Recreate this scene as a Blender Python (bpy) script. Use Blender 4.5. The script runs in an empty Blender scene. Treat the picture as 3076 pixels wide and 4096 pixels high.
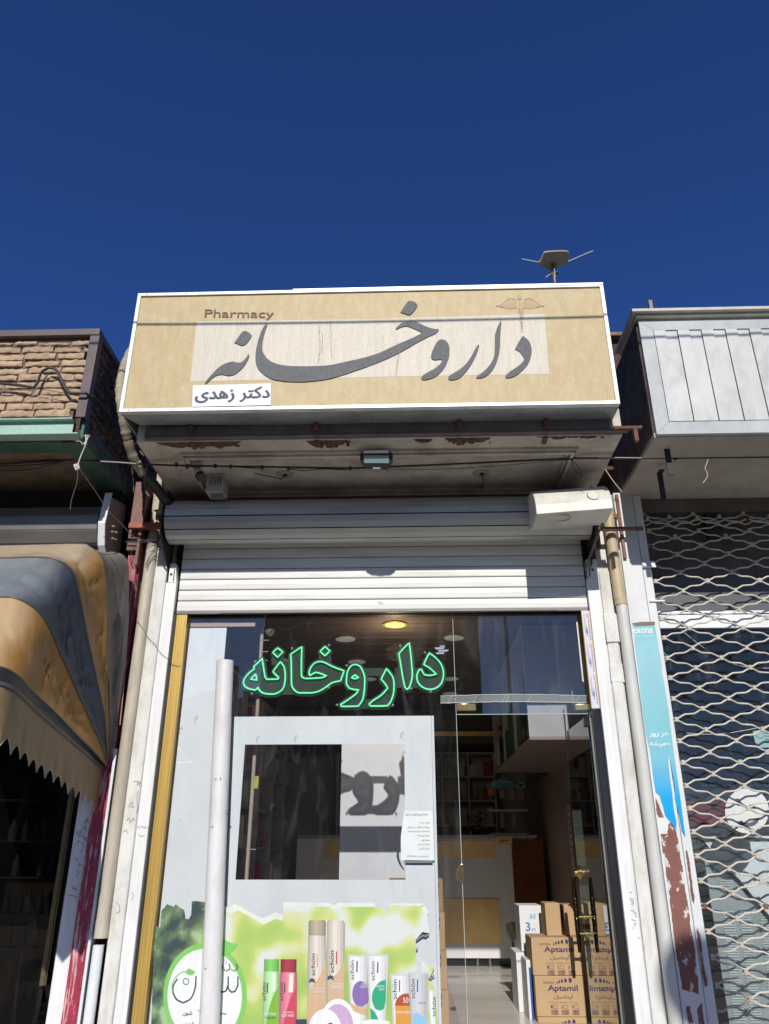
import bpy, bmesh, math, random
from math import sin, cos, tan, radians, pi, atan2, sqrt
from mathutils import Vector, Matrix, noise
random.seed(7)
D = bpy.data
SC = bpy.context.scene
COL = SC.collection
R = radians
# ---------------------------------------------------------------- survey of the place (camera model used to measure it)
FP, CX, CY, TH, YW, CZ = 3078.0, 1538.0, 2048.0, R(23.9), R(1.8), 1.6
def ray(px, py):
    u = (px-CX)/FP; v = -(py-CY)/FP
    f = (-sin(YW)*cos(TH), cos(YW)*cos(TH), sin(TH)); r = (cos(YW), sin(YW), 0)
    up = (sin(YW)*sin(TH), -cos(YW)*sin(TH), cos(TH))
    return [f[i]+u*r[i]+v*up[i] for i in range(3)]
def aY(px, py, Y):
    d = ray(px, py); t = Y/d[1]; return Vector((d[0]*t, Y, CZ+d[2]*t))
def aZ(px, py, Z):
    d = ray(px, py); t = (Z-CZ)/d[2]; return Vector((d[0]*t, d[1]*t, Z))
def aX(px, py, X):
    d = ray(px, py); t = X/d[0]; return Vector((X, d[1]*t, CZ+d[2]*t))
# ---------------------------------------------------------------- materials
MATS = {}
def nd(nt, t, **k):
    n = nt.nodes.new(t)
    for a, b in k.items(): setattr(n, a, b)
    return n
def M(name, col, rough=.6, metal=0., var=.12, vs=5., stretch=(1,1,1), bump=0., bs=60., bstretch=None,
      grime=None, peel=None, emit=None, spec=.5, coat=0., gradx=None, alpha=None):
    """procedural paint / metal / plaster: tone variation, optional grime, second colour in patches, bump"""
    if name in MATS: return MATS[name]
    m = D.materials.new(name); m.use_nodes = True; nt = m.node_tree; nt.nodes.clear()
    out = nd(nt, 'ShaderNodeOutputMaterial'); b = nd(nt, 'ShaderNodeBsdfPrincipled')
    nt.links.new(b.outputs[0], out.inputs[0])
    b.inputs['Roughness'].default_value = rough; b.inputs['Metallic'].default_value = metal
    b.inputs['Specular IOR Level'].default_value = spec
    b.inputs['Coat Weight'].default_value = coat
    if alpha is not None: b.inputs['Alpha'].default_value = alpha
    tc = nd(nt, 'ShaderNodeTexCoord')
    def nz(scale, st, detail=5, rgh=.6, off=0.):
        mp = nd(nt, 'ShaderNodeMapping'); mp.inputs['Scale'].default_value = st; mp.inputs['Location'].default_value = (off, off*.7, off*.3)
        n = nd(nt, 'ShaderNodeTexNoise'); n.inputs['Scale'].default_value = scale
        n.inputs['Detail'].default_value = detail; n.inputs['Roughness'].default_value = rgh
        nt.links.new(tc.outputs['Object'], mp.inputs[0]); nt.links.new(mp.outputs[0], n.inputs['Vector']); return n.outputs['Fac']
    def ramp(fac, a, c):
        r = nd(nt, 'ShaderNodeMapRange'); r.inputs['From Min'].default_value = a; r.inputs['From Max'].default_value = c
        nt.links.new(fac, r.inputs['Value']); return r.outputs['Result']
    def mix(fac, c1, c2):
        x = nd(nt, 'ShaderNodeMix', data_type='RGBA')
        nt.links.new(fac, x.inputs[0])
        for i, c in ((6, c1), (7, c2)):
            if isinstance(c, (tuple, list)): x.inputs[i].default_value = (*c[:3], 1)
            else: nt.links.new(c, x.inputs[i])
        return x.outputs[2]
    lo = tuple(max(0, c*(1-var)) for c in col); hi = tuple(min(1, c*(1+var)) for c in col)
    c = mix(ramp(nz(vs, stretch), .3, .7), lo, hi)
    if gradx:                      # second colour further along local X (x0, x1, colour)
        sp = nd(nt, 'ShaderNodeSeparateXYZ'); nt.links.new(tc.outputs['Object'], sp.inputs[0])
        ad = nd(nt, 'ShaderNodeMath', operation='MULTIPLY_ADD'); ad.inputs[1].default_value = .2
        nt.links.new(nz(5, (1,1,1), off=4), ad.inputs[0]); nt.links.new(sp.outputs[gradx[3] if len(gradx) > 3 else 0], ad.inputs[2])
        c = mix(ramp(ad.outputs[0], gradx[0]+.1, gradx[1]+.1), c, gradx[2])
    if peel:                       # (colour, threshold, scale, stretch, softness)
        f = ramp(nz(peel[2], peel[3], 8, .65, 3.), peel[1], peel[1]+(peel[4] if len(peel) > 4 else .015))
        c = mix(f, c, peel[0])
    if grime:                      # (colour, amount, scale, stretch)
        g = ramp(nz(grime[2], grime[3] if len(grime) > 3 else (1,1,1), 7, .7, 9.), .45, .8)
        mu = nd(nt, 'ShaderNodeMath', operation='MULTIPLY'); mu.inputs[1].default_value = grime[1]; nt.links.new(g, mu.inputs[0])
        c = mix(mu.outputs[0], c, grime[0])
    nt.links.new(c, b.inputs['Base Color'])
    if bump:
        bp = nd(nt, 'ShaderNodeBump'); bp.inputs['Strength'].default_value = min(1, bump); bp.inputs['Distance'].default_value = .006
        nt.links.new(nz(bs, bstretch or stretch, 6, .6, 1.), bp.inputs['Height']); nt.links.new(bp.outputs[0], b.inputs['Normal'])
    if emit:
        b.inputs['Emission Color'].default_value = (*emit[0], 1); b.inputs['Emission Strength'].default_value = emit[1]
    MATS[name] = m; return m
def flat(name, col, rough=.7, **k): return M(name, col, rough, var=k.pop('var', .06), **k)
def glass_mat(name, tint=(.92,.95,.94), dirt=.03, rough=.0, base=.0, ior=1.5, fm=1.7):
    """thin window glass: clear transmission plus a fresnel reflection and a little dust, lets the sun through"""
    m = D.materials.new(name); m.use_nodes = True; nt = m.node_tree; nt.nodes.clear()
    out = nd(nt, 'ShaderNodeOutputMaterial')
    tr = nd(nt, 'ShaderNodeBsdfTransparent'); tr.inputs[0].default_value = (*tint, 1)
    gl = nd(nt, 'ShaderNodeBsdfGlossy'); gl.inputs['Roughness'].default_value = rough; gl.inputs[0].default_value = (1,1,1,1)
    fr = nd(nt, 'ShaderNodeFresnel'); fr.inputs[0].default_value = ior
    mu = nd(nt, 'ShaderNodeMath', operation='MULTIPLY_ADD'); mu.inputs[1].default_value = fm; mu.inputs[2].default_value = base; mu.use_clamp = True
    nt.links.new(fr.outputs[0], mu.inputs[0])
    m1 = nd(nt, 'ShaderNodeMixShader'); nt.links.new(mu.outputs[0], m1.inputs[0]); nt.links.new(tr.outputs[0], m1.inputs[1]); nt.links.new(gl.outputs[0], m1.inputs[2])
    df = nd(nt, 'ShaderNodeBsdfDiffuse'); df.inputs[0].default_value = (.7,.7,.68,1)
    tc = nd(nt, 'ShaderNodeTexCoord'); mp = nd(nt, 'ShaderNodeMapping'); mp.inputs['Scale'].default_value = (2.2,1,.5); mp.inputs['Rotation'].default_value = (0,.9,0)
    nz = nd(nt, 'ShaderNodeTexNoise'); nz.inputs['Scale'].default_value = 3.5; nz.inputs['Detail'].default_value = 9; nz.inputs['Roughness'].default_value = .62; nz.inputs['Distortion'].default_value = 1.6
    mr = nd(nt, 'ShaderNodeMapRange'); mr.inputs['From Min'].default_value = .52; mr.inputs['From Max'].default_value = .72; mr.inputs['To Max'].default_value = dirt*2; mr.inputs['To Min'].default_value = dirt*.2
    nt.links.new(tc.outputs['Object'], mp.inputs[0]); nt.links.new(mp.outputs[0], nz.inputs['Vector']); nt.links.new(nz.outputs['Fac'], mr.inputs[0])
    m2 = nd(nt, 'ShaderNodeMixShader'); nt.links.new(mr.outputs[0], m2.inputs[0]); nt.links.new(m1.outputs[0], m2.inputs[1]); nt.links.new(df.outputs[0], m2.inputs[2])
    nt.links.new(m2.outputs[0], out.inputs[0]); MATS[name] = m; return m
# ---------------------------------------------------------------- mesh builder
class MB:
    def __init__(s): s.v = []; s.f = []; s.m = []
    def add(s, vs, fs, mi=0):
        o = len(s.v); s.v += [Vector(v) for v in vs]
        for f in fs: s.f.append([o+i for i in f]); s.m.append(mi)
        return s
    def box(s, x0, x1, y0, y1, z0, z1, mi=0, j=0.):
        q = lambda: random.uniform(-j, j) if j else 0
        vs = [(x+q(), y+q(), z+q()) for z in (z0, z1) for y in (y0, y1) for x in (x0, x1)]
        return s.add(vs, [(0,2,3,1),(4,5,7,6),(0,1,5,4),(2,6,7,3),(0,4,6,2),(1,3,7,5)], mi)
    def hexa(s, a, b, mi=0):        # a, b: two matching quads
        return s.add(list(a)+list(b), [(3,2,1,0),(4,5,6,7),(0,1,5,4),(1,2,6,5),(2,3,7,6),(3,0,4,7)], mi)
    def prism(s, pts, off, mi=0):   # any planar polygon pushed along off
        n = len(pts); off = Vector(off); p = [Vector(q) for q in pts]
        return s.add(p+[q+off for q in p], [list(range(n))[::-1], list(range(n, 2*n))]+[(i, (i+1) % n, n+(i+1) % n, n+i) for i in range(n)], mi)
    def sheet(s, pts, mi=0): return s.add(pts, [list(range(len(pts)))], mi)
    def tube(s, pts, r, n=8, closed=False, mi=0, cap=True, rf=None, flatY=1.):
        p = [Vector(q) for q in pts]; N = len(p); o = len(s.v); last = None
        for i in range(N):
            a = p[(i-1) % N] if (closed or i > 0) else p[i]; b = p[(i+1) % N] if (closed or i < N-1) else p[i]
            t = (b-a)
            t = t.normalized() if t.length > 1e-9 else Vector((0,0,1))
            if last is None:
                u = t.cross(Vector((0,1,0)))
                if u.length < .1: u = t.cross(Vector((0,0,1)))
            else: u = last - t*last.dot(t)
            if u.length < 1e-6: u = t.orthogonal()
            u.normalize(); last = u; w = t.cross(u)
            rr = rf(i/(max(1, N-1))) if rf else (r[i] if isinstance(r, (list, tuple)) else r)
            for k in range(n):
                an = 2*pi*k/n; d = (u*cos(an)+w*sin(an))*rr; d.y *= flatY; s.v.append(p[i]+d)
        for i in range(N if closed else N-1):
            j = (i+1) % N
            for k in range(n):
                s.f.append([o+i*n+k, o+i*n+(k+1) % n, o+j*n+(k+1) % n, o+j*n+k]); s.m.append(mi)
        if cap and not closed:
            s.f.append([o+k for k in range(n)][::-1]); s.m.append(mi)
            s.f.append([o+(N-1)*n+k for k in range(n)]); s.m.append(mi)
        return s
    def cyl(s, a, b, r, n=16, mi=0, r2=None): return s.tube([a, b], [r, r if r2 is None else r2], n, mi=mi)
    def disc(s, c, r, axis, h, n=28, mi=0, ry=None):   # disc with real thickness
        c = Vector(c); ax = Vector(axis).normalized(); u = ax.orthogonal().normalized()
        if abs(ax.y) > .9: u = Vector((1,0,0))
        w = ax.cross(u); pts = [c+u*cos(2*pi*k/n)*r+w*sin(2*pi*k/n)*(ry or r) for k in range(n)]
        return s.prism(pts, ax*h, mi)
    def grid(s, P, mi=0):
        o = len(s.v); a, b = len(P), len(P[0])
        for row in P: s.v += [Vector(q) for q in row]
        for i in range(a-1):
            for j in range(b-1):
                s.f.append([o+i*b+j, o+i*b+j+1, o+(i+1)*b+j+1, o+(i+1)*b+j]); s.m.append(mi)
        return s
    def merge(s, other, mi=None):
        o = len(s.v); s.v += other.v
        for f, m in zip(other.f, other.m): s.f.append([o+i for i in f]); s.m.append(m if mi is None else mi)
        return s
    def build(s, name, mats, parent=None, org=None, bev=0., smooth=None, seg=2):
        if not isinstance(mats, (list, tuple)): mats = [mats]
        if org is None:
            if parent is not None: org = root_loc(parent)
            else:
                org = Vector(((min(v.x for v in s.v)+max(v.x for v in s.v))/2, (min(v.y for v in s.v)+max(v.y for v in s.v))/2, min(v.z for v in s.v)))
        me = D.meshes.new(name); me.from_pydata([tuple(v-org) for v in s.v], [], s.f)
        for m in mats: me.materials.append(m)
        me.polygons.foreach_set('material_index', s.m); me.update()
        bm = bmesh.new(); bm.from_mesh(me)
        bmesh.ops.recalc_face_normals(bm, faces=bm.faces)
        if bev:
            es = [e for e in bm.edges if len(e.link_faces) == 2 and e.calc_face_angle(0) > R(35)]
            for f in bm.faces: f.smooth = bool(smooth)
            rs_ = bmesh.ops.bevel(bm, geom=es, offset=bev, segments=seg, profile=.5, affect='EDGES', clamp_overlap=True)
            for f in rs_['faces']: f.smooth = True
        bm.to_mesh(me); bm.free()
        if smooth:
            for p in me.polygons: p.use_smooth = True
            try: me.set_sharp_from_angle(angle=R(smooth if smooth and smooth is not True else 38))
            except Exception: pass
        o = D.objects.new(name, me); COL.objects.link(o)
        if parent is not None: o.parent = parent
        else: o.location = org
        return o
def root_loc(o):
    v = Vector(o.location)
    while o.parent: o = o.parent; v += Vector(o.location)
    return v
def thing(name, label, cat, loc=(0,0,0), group=None, kind=None):
    o = D.objects.new(name, None); COL.objects.link(o); o.location = loc; o.empty_display_size = .1
    return tag(o, label, cat, group, kind)
def tag(o, label=None, cat=None, group=None, kind=None):
    if label: o['label'] = label
    if cat: o['category'] = cat
    if group: o['group'] = group
    if kind: o['kind'] = kind
    return o
def kids(o): return [c for c in D.objects if c.parent == o]
def dup(o, loc, label=None, parent=None):
    c = o.copy(); COL.objects.link(c)
    if parent is None: c.location = loc
    else: c.parent = parent
    if label: c['label'] = label
    for k in kids(o): dup(k, None, None, c)
    return c
# ---------------------------------------------------------------- curves and outlines
def catmull(pts, closed=False, k=5, corner=48):
    """smooth a traced line, keeping sharp turns sharp; works on 2d or 3d tuples"""
    P = [Vector(p if len(p) == 3 else (p[0], p[1], 0)) for p in pts]; N = len(P); T = []
    for i in range(N):
        a = P[(i-1) % N]; b = P[(i+1) % N]
        if not closed and i in (0, N-1): T.append(None); continue
        d1 = P[i]-a; d2 = b-P[i]
        if d1.length < 1e-9 or d2.length < 1e-9 or d1.angle(d2) > R(corner): T.append(None)
        else: T.append((b-a)*.5)
    out = []
    for i in range(N if closed else N-1):
        a, b = P[i], P[(i+1) % N]; L = (b-a).length
        def tn(t, d):
            if t is None: return d
            return t.normalized()*min(t.length, L)
        t1 = tn(T[i], b-a); t2 = tn(T[(i+1) % N], b-a)
        for q in range(k):
            s = q/k; h1 = 2*s**3-3*s*s+1; h2 = -2*s**3+3*s*s; h3 = s**3-2*s*s+s; h4 = s**3-s*s
            out.append(a*h1+b*h2+t1*h3+t2*h4)
    if not closed: out.append(P[-1])
    return out
def conv(pts, x0, y0, s): return [(x0+p[0]/s, y0+p[1]/s) for p in pts]
def onY(pts, Y): return [aY(p[0], p[1], Y) for p in pts]
def sm(pts, Y, closed=True, k=5, corner=48): return [aY(p.x, p.y, Y) for p in catmull(pts, closed, k, corner)]
def ell(cx, cy, rx, ry, n=36, a0=0, a1=360): return [(cx+rx*cos(R(a0+(a1-a0)*i/n)), cy+ry*sin(R(a0+(a1-a0)*i/n))) for i in range(n+(0 if a1-a0 >= 360 else 1))]
# ---------------------------------------------------------------- lettering
AR = {}
for ch, c0, n in [('ا',0xFE8D,2),('آ',0xFE81,2),('ب',0xFE8F,4),('پ',0xFB56,4),('ت',0xFE95,4),('ج',0xFE9D,4),('ح',0xFEA1,4),('خ',0xFEA5,4),('د',0xFEA9,2),('ذ',0xFEAB,2),('ر',0xFEAD,2),('ز',0xFEAF,2),
                  ('س',0xFEB1,4),('ش',0xFEB5,4),('ص',0xFEB9,4),('ض',0xFEBD,4),('ط',0xFEC1,4),('ع',0xFEC9,4),('ف',0xFED1,4),('ق',0xFED5,4),('ک',0xFB8E,4),('گ',0xFB92,4),('ل',0xFEDD,4),('م',0xFEE1,4),('ن',0xFEE5,4),('و',0xFEED,2),('ه',0xFEE9,4),('ی',0xFBFC,4)]:
    AR[ch] = (c0, n)
def shape(s):
    out = []
    for i, ch in enumerate(s):
        if ch not in AR: out.append(ch); continue
        c0, n = AR[ch]
        pj = i > 0 and s[i-1] in AR and AR[s[i-1]][1] == 4
        nj = n == 4 and i+1 < len(s) and s[i+1] in AR
        if n == 4: out.append(chr(c0+(3 if pj and nj else 1 if pj else 2 if nj else 0)))
        else: out.append(chr(c0+(1 if pj else 0)))
    # latin digits keep their order inside the reversed line
    r = out[::-1]; return ''.join(r)
_tc = {}
def text_mesh(s, bold=0.):
    if (s, bold) in _tc: return _tc[(s, bold)]
    c = D.curves.new('lettering', 'FONT'); c.body = s; c.size = 1; c.offset = bold; c.resolution_u = 3
    o = D.objects.new('lettering', c); COL.objects.link(o); bpy.context.view_layer.update()
    me = D.meshes.new_from_object(o.evaluated_get(bpy.context.evaluated_depsgraph_get()))
    vs = [v.co.copy() for v in me.vertices]; fs = [list(p.vertices) for p in me.polygons]
    D.objects.remove(o); D.curves.remove(c); D.meshes.remove(me)
    x0 = min(v.x for v in vs); x1 = max(v.x for v in vs); y0 = min(v.y for v in vs); y1 = max(v.y for v in vs)
    vs = [((v.x-x0)/(x1-x0), (v.y-y0)/(y1-y0)) for v in vs]
    _tc[(s, bold)] = (vs, fs); return vs, fs
def text(mb, s, quad, mi=0, bold=0., mirror=False):
    """lettering fitted into the quad bl, br, tr, tl (3d points on the surface it is printed on)"""
    if any(ch in AR for ch in s): s = shape(s)
    vs, fs = text_mesh(s, bold); bl, br, tr, tl = [Vector(q) for q in quad]; out = []
    for u, v in vs:
        if mirror: u = 1-u
        out.append((bl*(1-u)+br*u)*(1-v)+(tl*(1-u)+tr*u)*v)
    mb.add(out, fs, mi)
def tq(x0, y0, x1, y1, Y, rot=0):      # picture box on plane Y -> quad for text (y0 top, y1 bottom)
    c = [aY(x0, y1, Y), aY(x1, y1, Y), aY(x1, y0, Y), aY(x0, y0, Y)]
    return c if rot == 0 else ([c[1], c[2], c[3], c[0]] if rot == 90 else c)
# ================================================================= materials
YF, YG = 5.0, 5.08          # shopfront line, glass plane
ZFL, ZC = .574, 3.22        # shop floor, shop ceiling
white_paint = M('white_paint', (.74,.76,.78), .45, var=.05, vs=3, grime=((.33,.32,.30), .35, 5, (1,1,.35)), bump=.08, bs=40)
white_steel = M('white_steel', (.77,.78,.78), .38, var=.05, vs=4, grime=((.42,.40,.36), .5, 16, (1.5,1,.15)), peel=((.30,.28,.25), .74, 30, (1.5,1,.25), .02))
beige_pipe = M('beige_pipe', (.50,.45,.36), .6, var=.12, vs=9, stretch=(1,1,.2), grime=((.26,.21,.16), .75, 14, (1,1,.25)), peel=((.66,.65,.60), .66, 9, (1,1,.5), .02), bump=.5, bs=40, bstretch=(1,1,.3))
grey_pipe = M('grey_pipe', (.60,.60,.57), .5, var=.08, grime=((.3,.27,.22), .6, 9, (1,1,.2)), peel=((.40,.33,.24), .72, 7, (1,1,.6), .03), bump=.15)
plaster_white = M('plaster_white', (.68,.68,.65), .75, var=.07, grime=((.34,.29,.22), .75, 9, (1,1,.4)), peel=((.27,.16,.10), .70, 6, (1.5,1.5,.5)), bump=.5, bs=30)
red_paint = M('red_paint', (.36,.040,.075), .35, var=.2, vs=7, grime=((.12,.015,.03), .6, 8, (1,1,.4)), peel=((.66,.40,.40), .545, 22, (2,2,.22), .05), bump=.7, bs=55, bstretch=(2,2,.35))
dark_red = M('dark_red', (.07,.018,.02), .6, var=.3)
rust = M('rust', (.16,.06,.04), .75, var=.35, vs=14, grime=((.06,.03,.025), .7, 8), bump=.4)
rust_beam = M('rust_beam', (.15,.115,.105), .55, var=.25, vs=5, stretch=(1,1,.4), grime=((.05,.025,.022), .8, 5, (1,1,1)), bump=.2)
galv = M('galv', (.34,.38,.385), .42, metal=.35, var=.18, vs=3, stretch=(.6,3,1), grime=((.10,.10,.10), .6, 4))
alu_trim = M('alu_trim', (.76,.78,.80), .42, metal=.25, var=.10, vs=6, grime=((.36,.31,.24), .7, 14, (.4,1,1)))
soffit_m = M('soffit', (.62,.56,.48), .85, var=.12, vs=4, grime=((.16,.12,.095), .75, 4.5, (1,1.3,1)), bump=.25, bs=25)
soffit_grey = M('soffit_grey', (.44,.40,.34), .85, var=.08, vs=3, grime=((.17,.14,.11), .6, 2.4))
crumble = M('crumbled_render', (.13,.075,.05), .95, var=.4, vs=22, grime=((.05,.03,.02), .7, 20), bump=1, bs=50)
black_m = flat('black_matt', (.012,.012,.013), .6)
black_gloss = flat('black_gloss', (.015,.015,.017), .2)
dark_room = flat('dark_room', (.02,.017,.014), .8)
steel_brown = M('steel_brown', (.115,.085,.085), .5, var=.12, vs=4, grime=((.05,.035,.03), .5, 6), bump=.1)
brick_m = M('brick', (.50,.36,.24), .9, var=.25, vs=9, grime=((.26,.18,.12), .65, 24), peel=((.52,.39,.27), .6, 6, (1,1,1), .2), bump=1, bs=85)
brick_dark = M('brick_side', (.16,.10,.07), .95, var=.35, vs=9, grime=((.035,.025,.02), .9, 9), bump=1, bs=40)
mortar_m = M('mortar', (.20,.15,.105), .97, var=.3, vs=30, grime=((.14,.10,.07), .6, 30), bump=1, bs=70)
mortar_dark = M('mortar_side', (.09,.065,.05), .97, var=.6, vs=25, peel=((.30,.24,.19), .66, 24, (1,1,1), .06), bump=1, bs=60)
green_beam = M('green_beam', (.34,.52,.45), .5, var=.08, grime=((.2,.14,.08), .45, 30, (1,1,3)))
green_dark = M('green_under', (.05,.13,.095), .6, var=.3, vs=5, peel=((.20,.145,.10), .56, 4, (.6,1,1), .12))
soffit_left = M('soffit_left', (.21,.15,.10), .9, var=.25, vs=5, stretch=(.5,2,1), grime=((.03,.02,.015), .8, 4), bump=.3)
marble_f = M('marble_frame', (.47,.49,.49), .35, var=.12, vs=5, grime=((.30,.32,.33), .7, 9, (1,1,.7)))
marble_a = M('marble_tile', (.57,.575,.56), .4, var=.07, vs=3, stretch=(1,1,.6), grime=((.33,.34,.33), .8, 8, (1,1,.7)), peel=((.30,.30,.28), .735, 5, (.3,1,3), .01))
marble_b = M('marble_tile_warm', (.59,.59,.57), .4, var=.07, vs=4, grime=((.38,.40,.39), .6, 5))
coping_m = M('coping', (.56,.54,.46), .6, var=.08, grime=((.25,.22,.17), .5, 9))
street_m = M('street', (.16,.15,.14), .9, var=.15, vs=2, bump=.3, bs=90)
kerb_m = M('paving', (.44,.42,.38), .85, var=.12, vs=2.5, bump=.3)
slat_m = M('shutter_slat', (.72,.72,.69), .36, var=.06, vs=3, stretch=(.3,1,1), grime=((.38,.35,.30), .5, 6, (.3,1,3)), peel=((.33,.31,.28), .77, 26, (.5,1,1.5), .02), bump=.06, bs=8)
roll_m = M('shutter_roll', (.52,.52,.50), .38, metal=.25, var=.10, vs=2.5, stretch=(.2,1,1), grime=((.20,.18,.16), .65, 4, (.25,1,1.2)))
motor_m = M('motor_cover', (.66,.65,.58), .42, var=.04, grime=((.34,.27,.20), .6, 7, (1,1,.6)))
gold = M('gold_alu', (.60,.40,.11), .36, metal=.45, var=.14, vs=30, stretch=(1,1,.05))
brass = M('brass', (.72,.56,.24), .18, metal=1, var=.15, vs=14)
copper = M('brushed_copper', (1.0,.66,.28), .38, metal=.4, var=.14, vs=2.2, stretch=(1,1,.35), grime=((.40,.20,.06), .5, 2.2))
dark_copper = M('dark_copper', (.22,.085,.035), .30, metal=.5, var=.2, vs=2)
bronze = M('bronze', (.10,.075,.045), .25, metal=1, var=.3, vs=30)
ink = flat('ink', (.035,.035,.045), .6)
cable_m = flat('cable_black', (.016,.015,.015), .55)
cable_w = flat('cable_white', (.55,.53,.48), .6)
# ================================================================= street, pavement, opposite side
o = MB().box(-60, 60, -60, 2.2, -.3, 0).build('road', street_m); tag(o, kind='structure')
o = MB().box(-60, 60, 2.2, 12, -.3, .14).build('pavement', kerb_m, bev=.01); tag(o, kind='structure')
# ================================================================= pharmacy building
XL, XR = -1.75, 1.51
ph = thing('pharmacy_building', 'narrow pharmacy building with projecting rendered canopy between brick shop and marble shop', 'building', ((XL+XR)/2, 5, 0))
wall_in = M('shop_wall', (.58,.56,.53), .7, var=.06)
# shop shell
m = MB(); m.box(XL-.1, XL, 5.16, 10.7, .14, 3.9); m.box(1.50, 1.62, 5.16, 10.7, .14, 3.9); m.box(XL, 1.5, 10.6, 10.75, .14, 3.9)
m.build('side_wall', wall_in, ph)
MB().box(XL, 1.5, 5.0, 10.6, .14, ZFL).build('shop_floor', M('floor_tile', (.64,.61,.56), .22, var=.10, vs=2.5, stretch=(.25,1.6,1), grime=((.36,.33,.30), .5, 2, (.3,1.5,1))), ph, bev=.004)
# slatted brown ceiling boards
m = MB()
y = 5.2
while y < 10.5:
    m.box(XL+.002, 1.498, y, y+.188, ZC, ZC+.02); y += .2
m.box(XL+.002, 1.498, 5.2, 10.59, ZC+.03, ZC+.05)
m.build('ceiling_board', M('ceiling_board', (.15,.125,.11), .35, var=.12, vs=3, stretch=(.3,1,1)), ph, bev=.003)
# upper wall behind the shutter roll, roof slab, canopy
m = MB(); m.box(XL, 1.50, 5.16, 5.3, 3.25, 3.935); m.box(XL-.05, 1.505, 5.02, 11, 4.14, 4.3)
m.build('front_wall', M('front_wall', (.10,.045,.04), .8, var=.3), ph)
XA, XB, YA, YB = -1.68, 1.33, 4.16, 5.16
m = MB(); m.box(XA, XB, YA, YB, 3.94, 4.13)
cs = m.build('canopy_slab', soffit_m, ph, bev=.006)
# cornice mouldings under the slab: a recessed frame of ribs
m = MB()
def rib_frame(x0, x1, y0, y1, w, h):
    m.box(x0, x1, y0, y0+w, 3.94-h, 3.941); m.box(x0, x1, y1-w, y1, 3.94-h, 3.941)
    m.box(x0, x0+w, y0+w, y1-w, 3.94-h, 3.941); m.box(x1-w, x1, y0+w, y1-w, 3.94-h, 3.941)
for i, (d, w, h) in enumerate([(0,.012,.020),(.022,.022,.034),(.052,.012,.018),(.072,.008,.010)]):
    rib_frame(-1.44+d, 1.09-d, 4.30+d, 4.96-d, w, h)
m.build('moulding', soffit_m, ph, bev=.003)
# broken render along the front edge of the soffit
def rag(x0, x1, y0, y1, seed):
    m = MB(); random.seed(seed); n = 14; top = [(x0+(x1-x0)*i/n, y0) for i in range(n+1)]
    bot = [(x0+(x1-x0)*i/n, y1+random.uniform(-.03, .03)*sin(pi*i/n)-(y1-y0)*(abs(i/n-.5)*2)**4) for i in range(n+1)]
    pts = top+bot[::-1]
    m.prism([(a, b, 3.9375) for a, b in pts], (0,0,.02))
    for k in range(9):
        xx = random.uniform(x0, x1); yy = random.uniform(y0, y1-.01); q = random.uniform(.004, .016)
        m.box(xx, xx+q*2, yy, yy+q, 3.933, 3.938, j=.002)
    m.build('crumbled_render', crumble, ph)
rag(-1.56, -1.02, 4.165, 4.235, 3); rag(-.62, -.36, 4.17, 4.25, 5); rag(.05, .16, 4.17, 4.21, 8); rag(.24, .52, 4.165, 4.235, 9); rag(.8, 1.2, 4.165, 4.185, 10)
# wedge of rough masonry where the slab meets the left pier
m = MB(); m.box(-1.765, -1.69, 4.86, 5.0, 3.80, 4.12, j=.012); m.build('rough_masonry', M('rough_masonry', (.50,.42,.32), .95, var=.2, vs=20, bump=1, bs=70), ph)
# rust-stained beam in front of the slab and its brackets
m = MB(); m.box(-1.62, 1.25, 4.125, 4.158, 3.968, 4.035); m.box(-1.62, 1.36, 4.125, 4.158, 3.950, 3.966)
m.build('edge_beam', rust_beam, ph, bev=.003)
for x in (-1.33, -.55, .33, .86):
    m = MB(); m.box(x-.014, x+.014, 4.10, 4.1175, 3.975, 4.03); m.box(x-.014, x+.014, 4.1585, 4.24, 3.926, 3.939); m.build('steel_bracket', rust, ph, bev=.002)
m = MB(); m.box(1.26, 1.43, 4.09, 4.12, 3.945, 3.965); m.box(1.375, 1.40, 4.09, 4.12, 3.86, 3.945)
m.build('steel_bracket', rust, ph, bev=.002)
MB().box(XA-.07, XB+.02, 5.10, 5.158, 3.86, 3.938).build('rear_beam', M('rear_beam', (.06,.012,.012), .6), ph)
# ---- shop front piers: everything between the neighbours and the shutter guides
m = MB(); m.box(-1.745, -1.66, 4.97, 5.2, .14, 3.93); m.build('left_pilaster', plaster_white, ph, bev=.008)
m = MB(); m.box(1.292, 1.512, 5.0, 5.2, .14, 3.93)
m.box(1.300, 1.372, 4.985, 5.0, .14, 3.35); m.box(1.296, 1.40, 4.975, 5.001, 2.86, 3.05, j=.006); m.box(1.296, 1.385, 4.98, 5.001, 2.6, 2.72, j=.006)
m.build('right_pier', plaster_white, ph, bev=.006)
m = MB(); m.box(-1.90, -1.815, 5.03, 5.25, .14, 4.1); m.box(-1.835, -1.745, 5.06, 5.2, .14, 3.9); m.build('pier_recess', dark_red, ph)
MB().box(-1.851, -1.833, 4.955, 5.03, .14, 2.2).build('white_strip', white_paint, ph, bev=.004)
m = MB(); m.box(-1.70, -1.675, 4.9, 5.0, 3.75, 4.02, j=.01); m.box(-1.93, -1.66, 4.86, 4.90, 3.66, 3.70); m.build('rusty_bar', M('red_oxide', (.35,.10,.06), .6, var=.3, grime=((.1,.04,.03), .6, 9)), ph, bev=.003)
m = MB(); m.box(-1.57, 1.205, 5.2, 5.25, 3.12, 3.26); m.build('lintel', black_m, ph)
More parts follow.
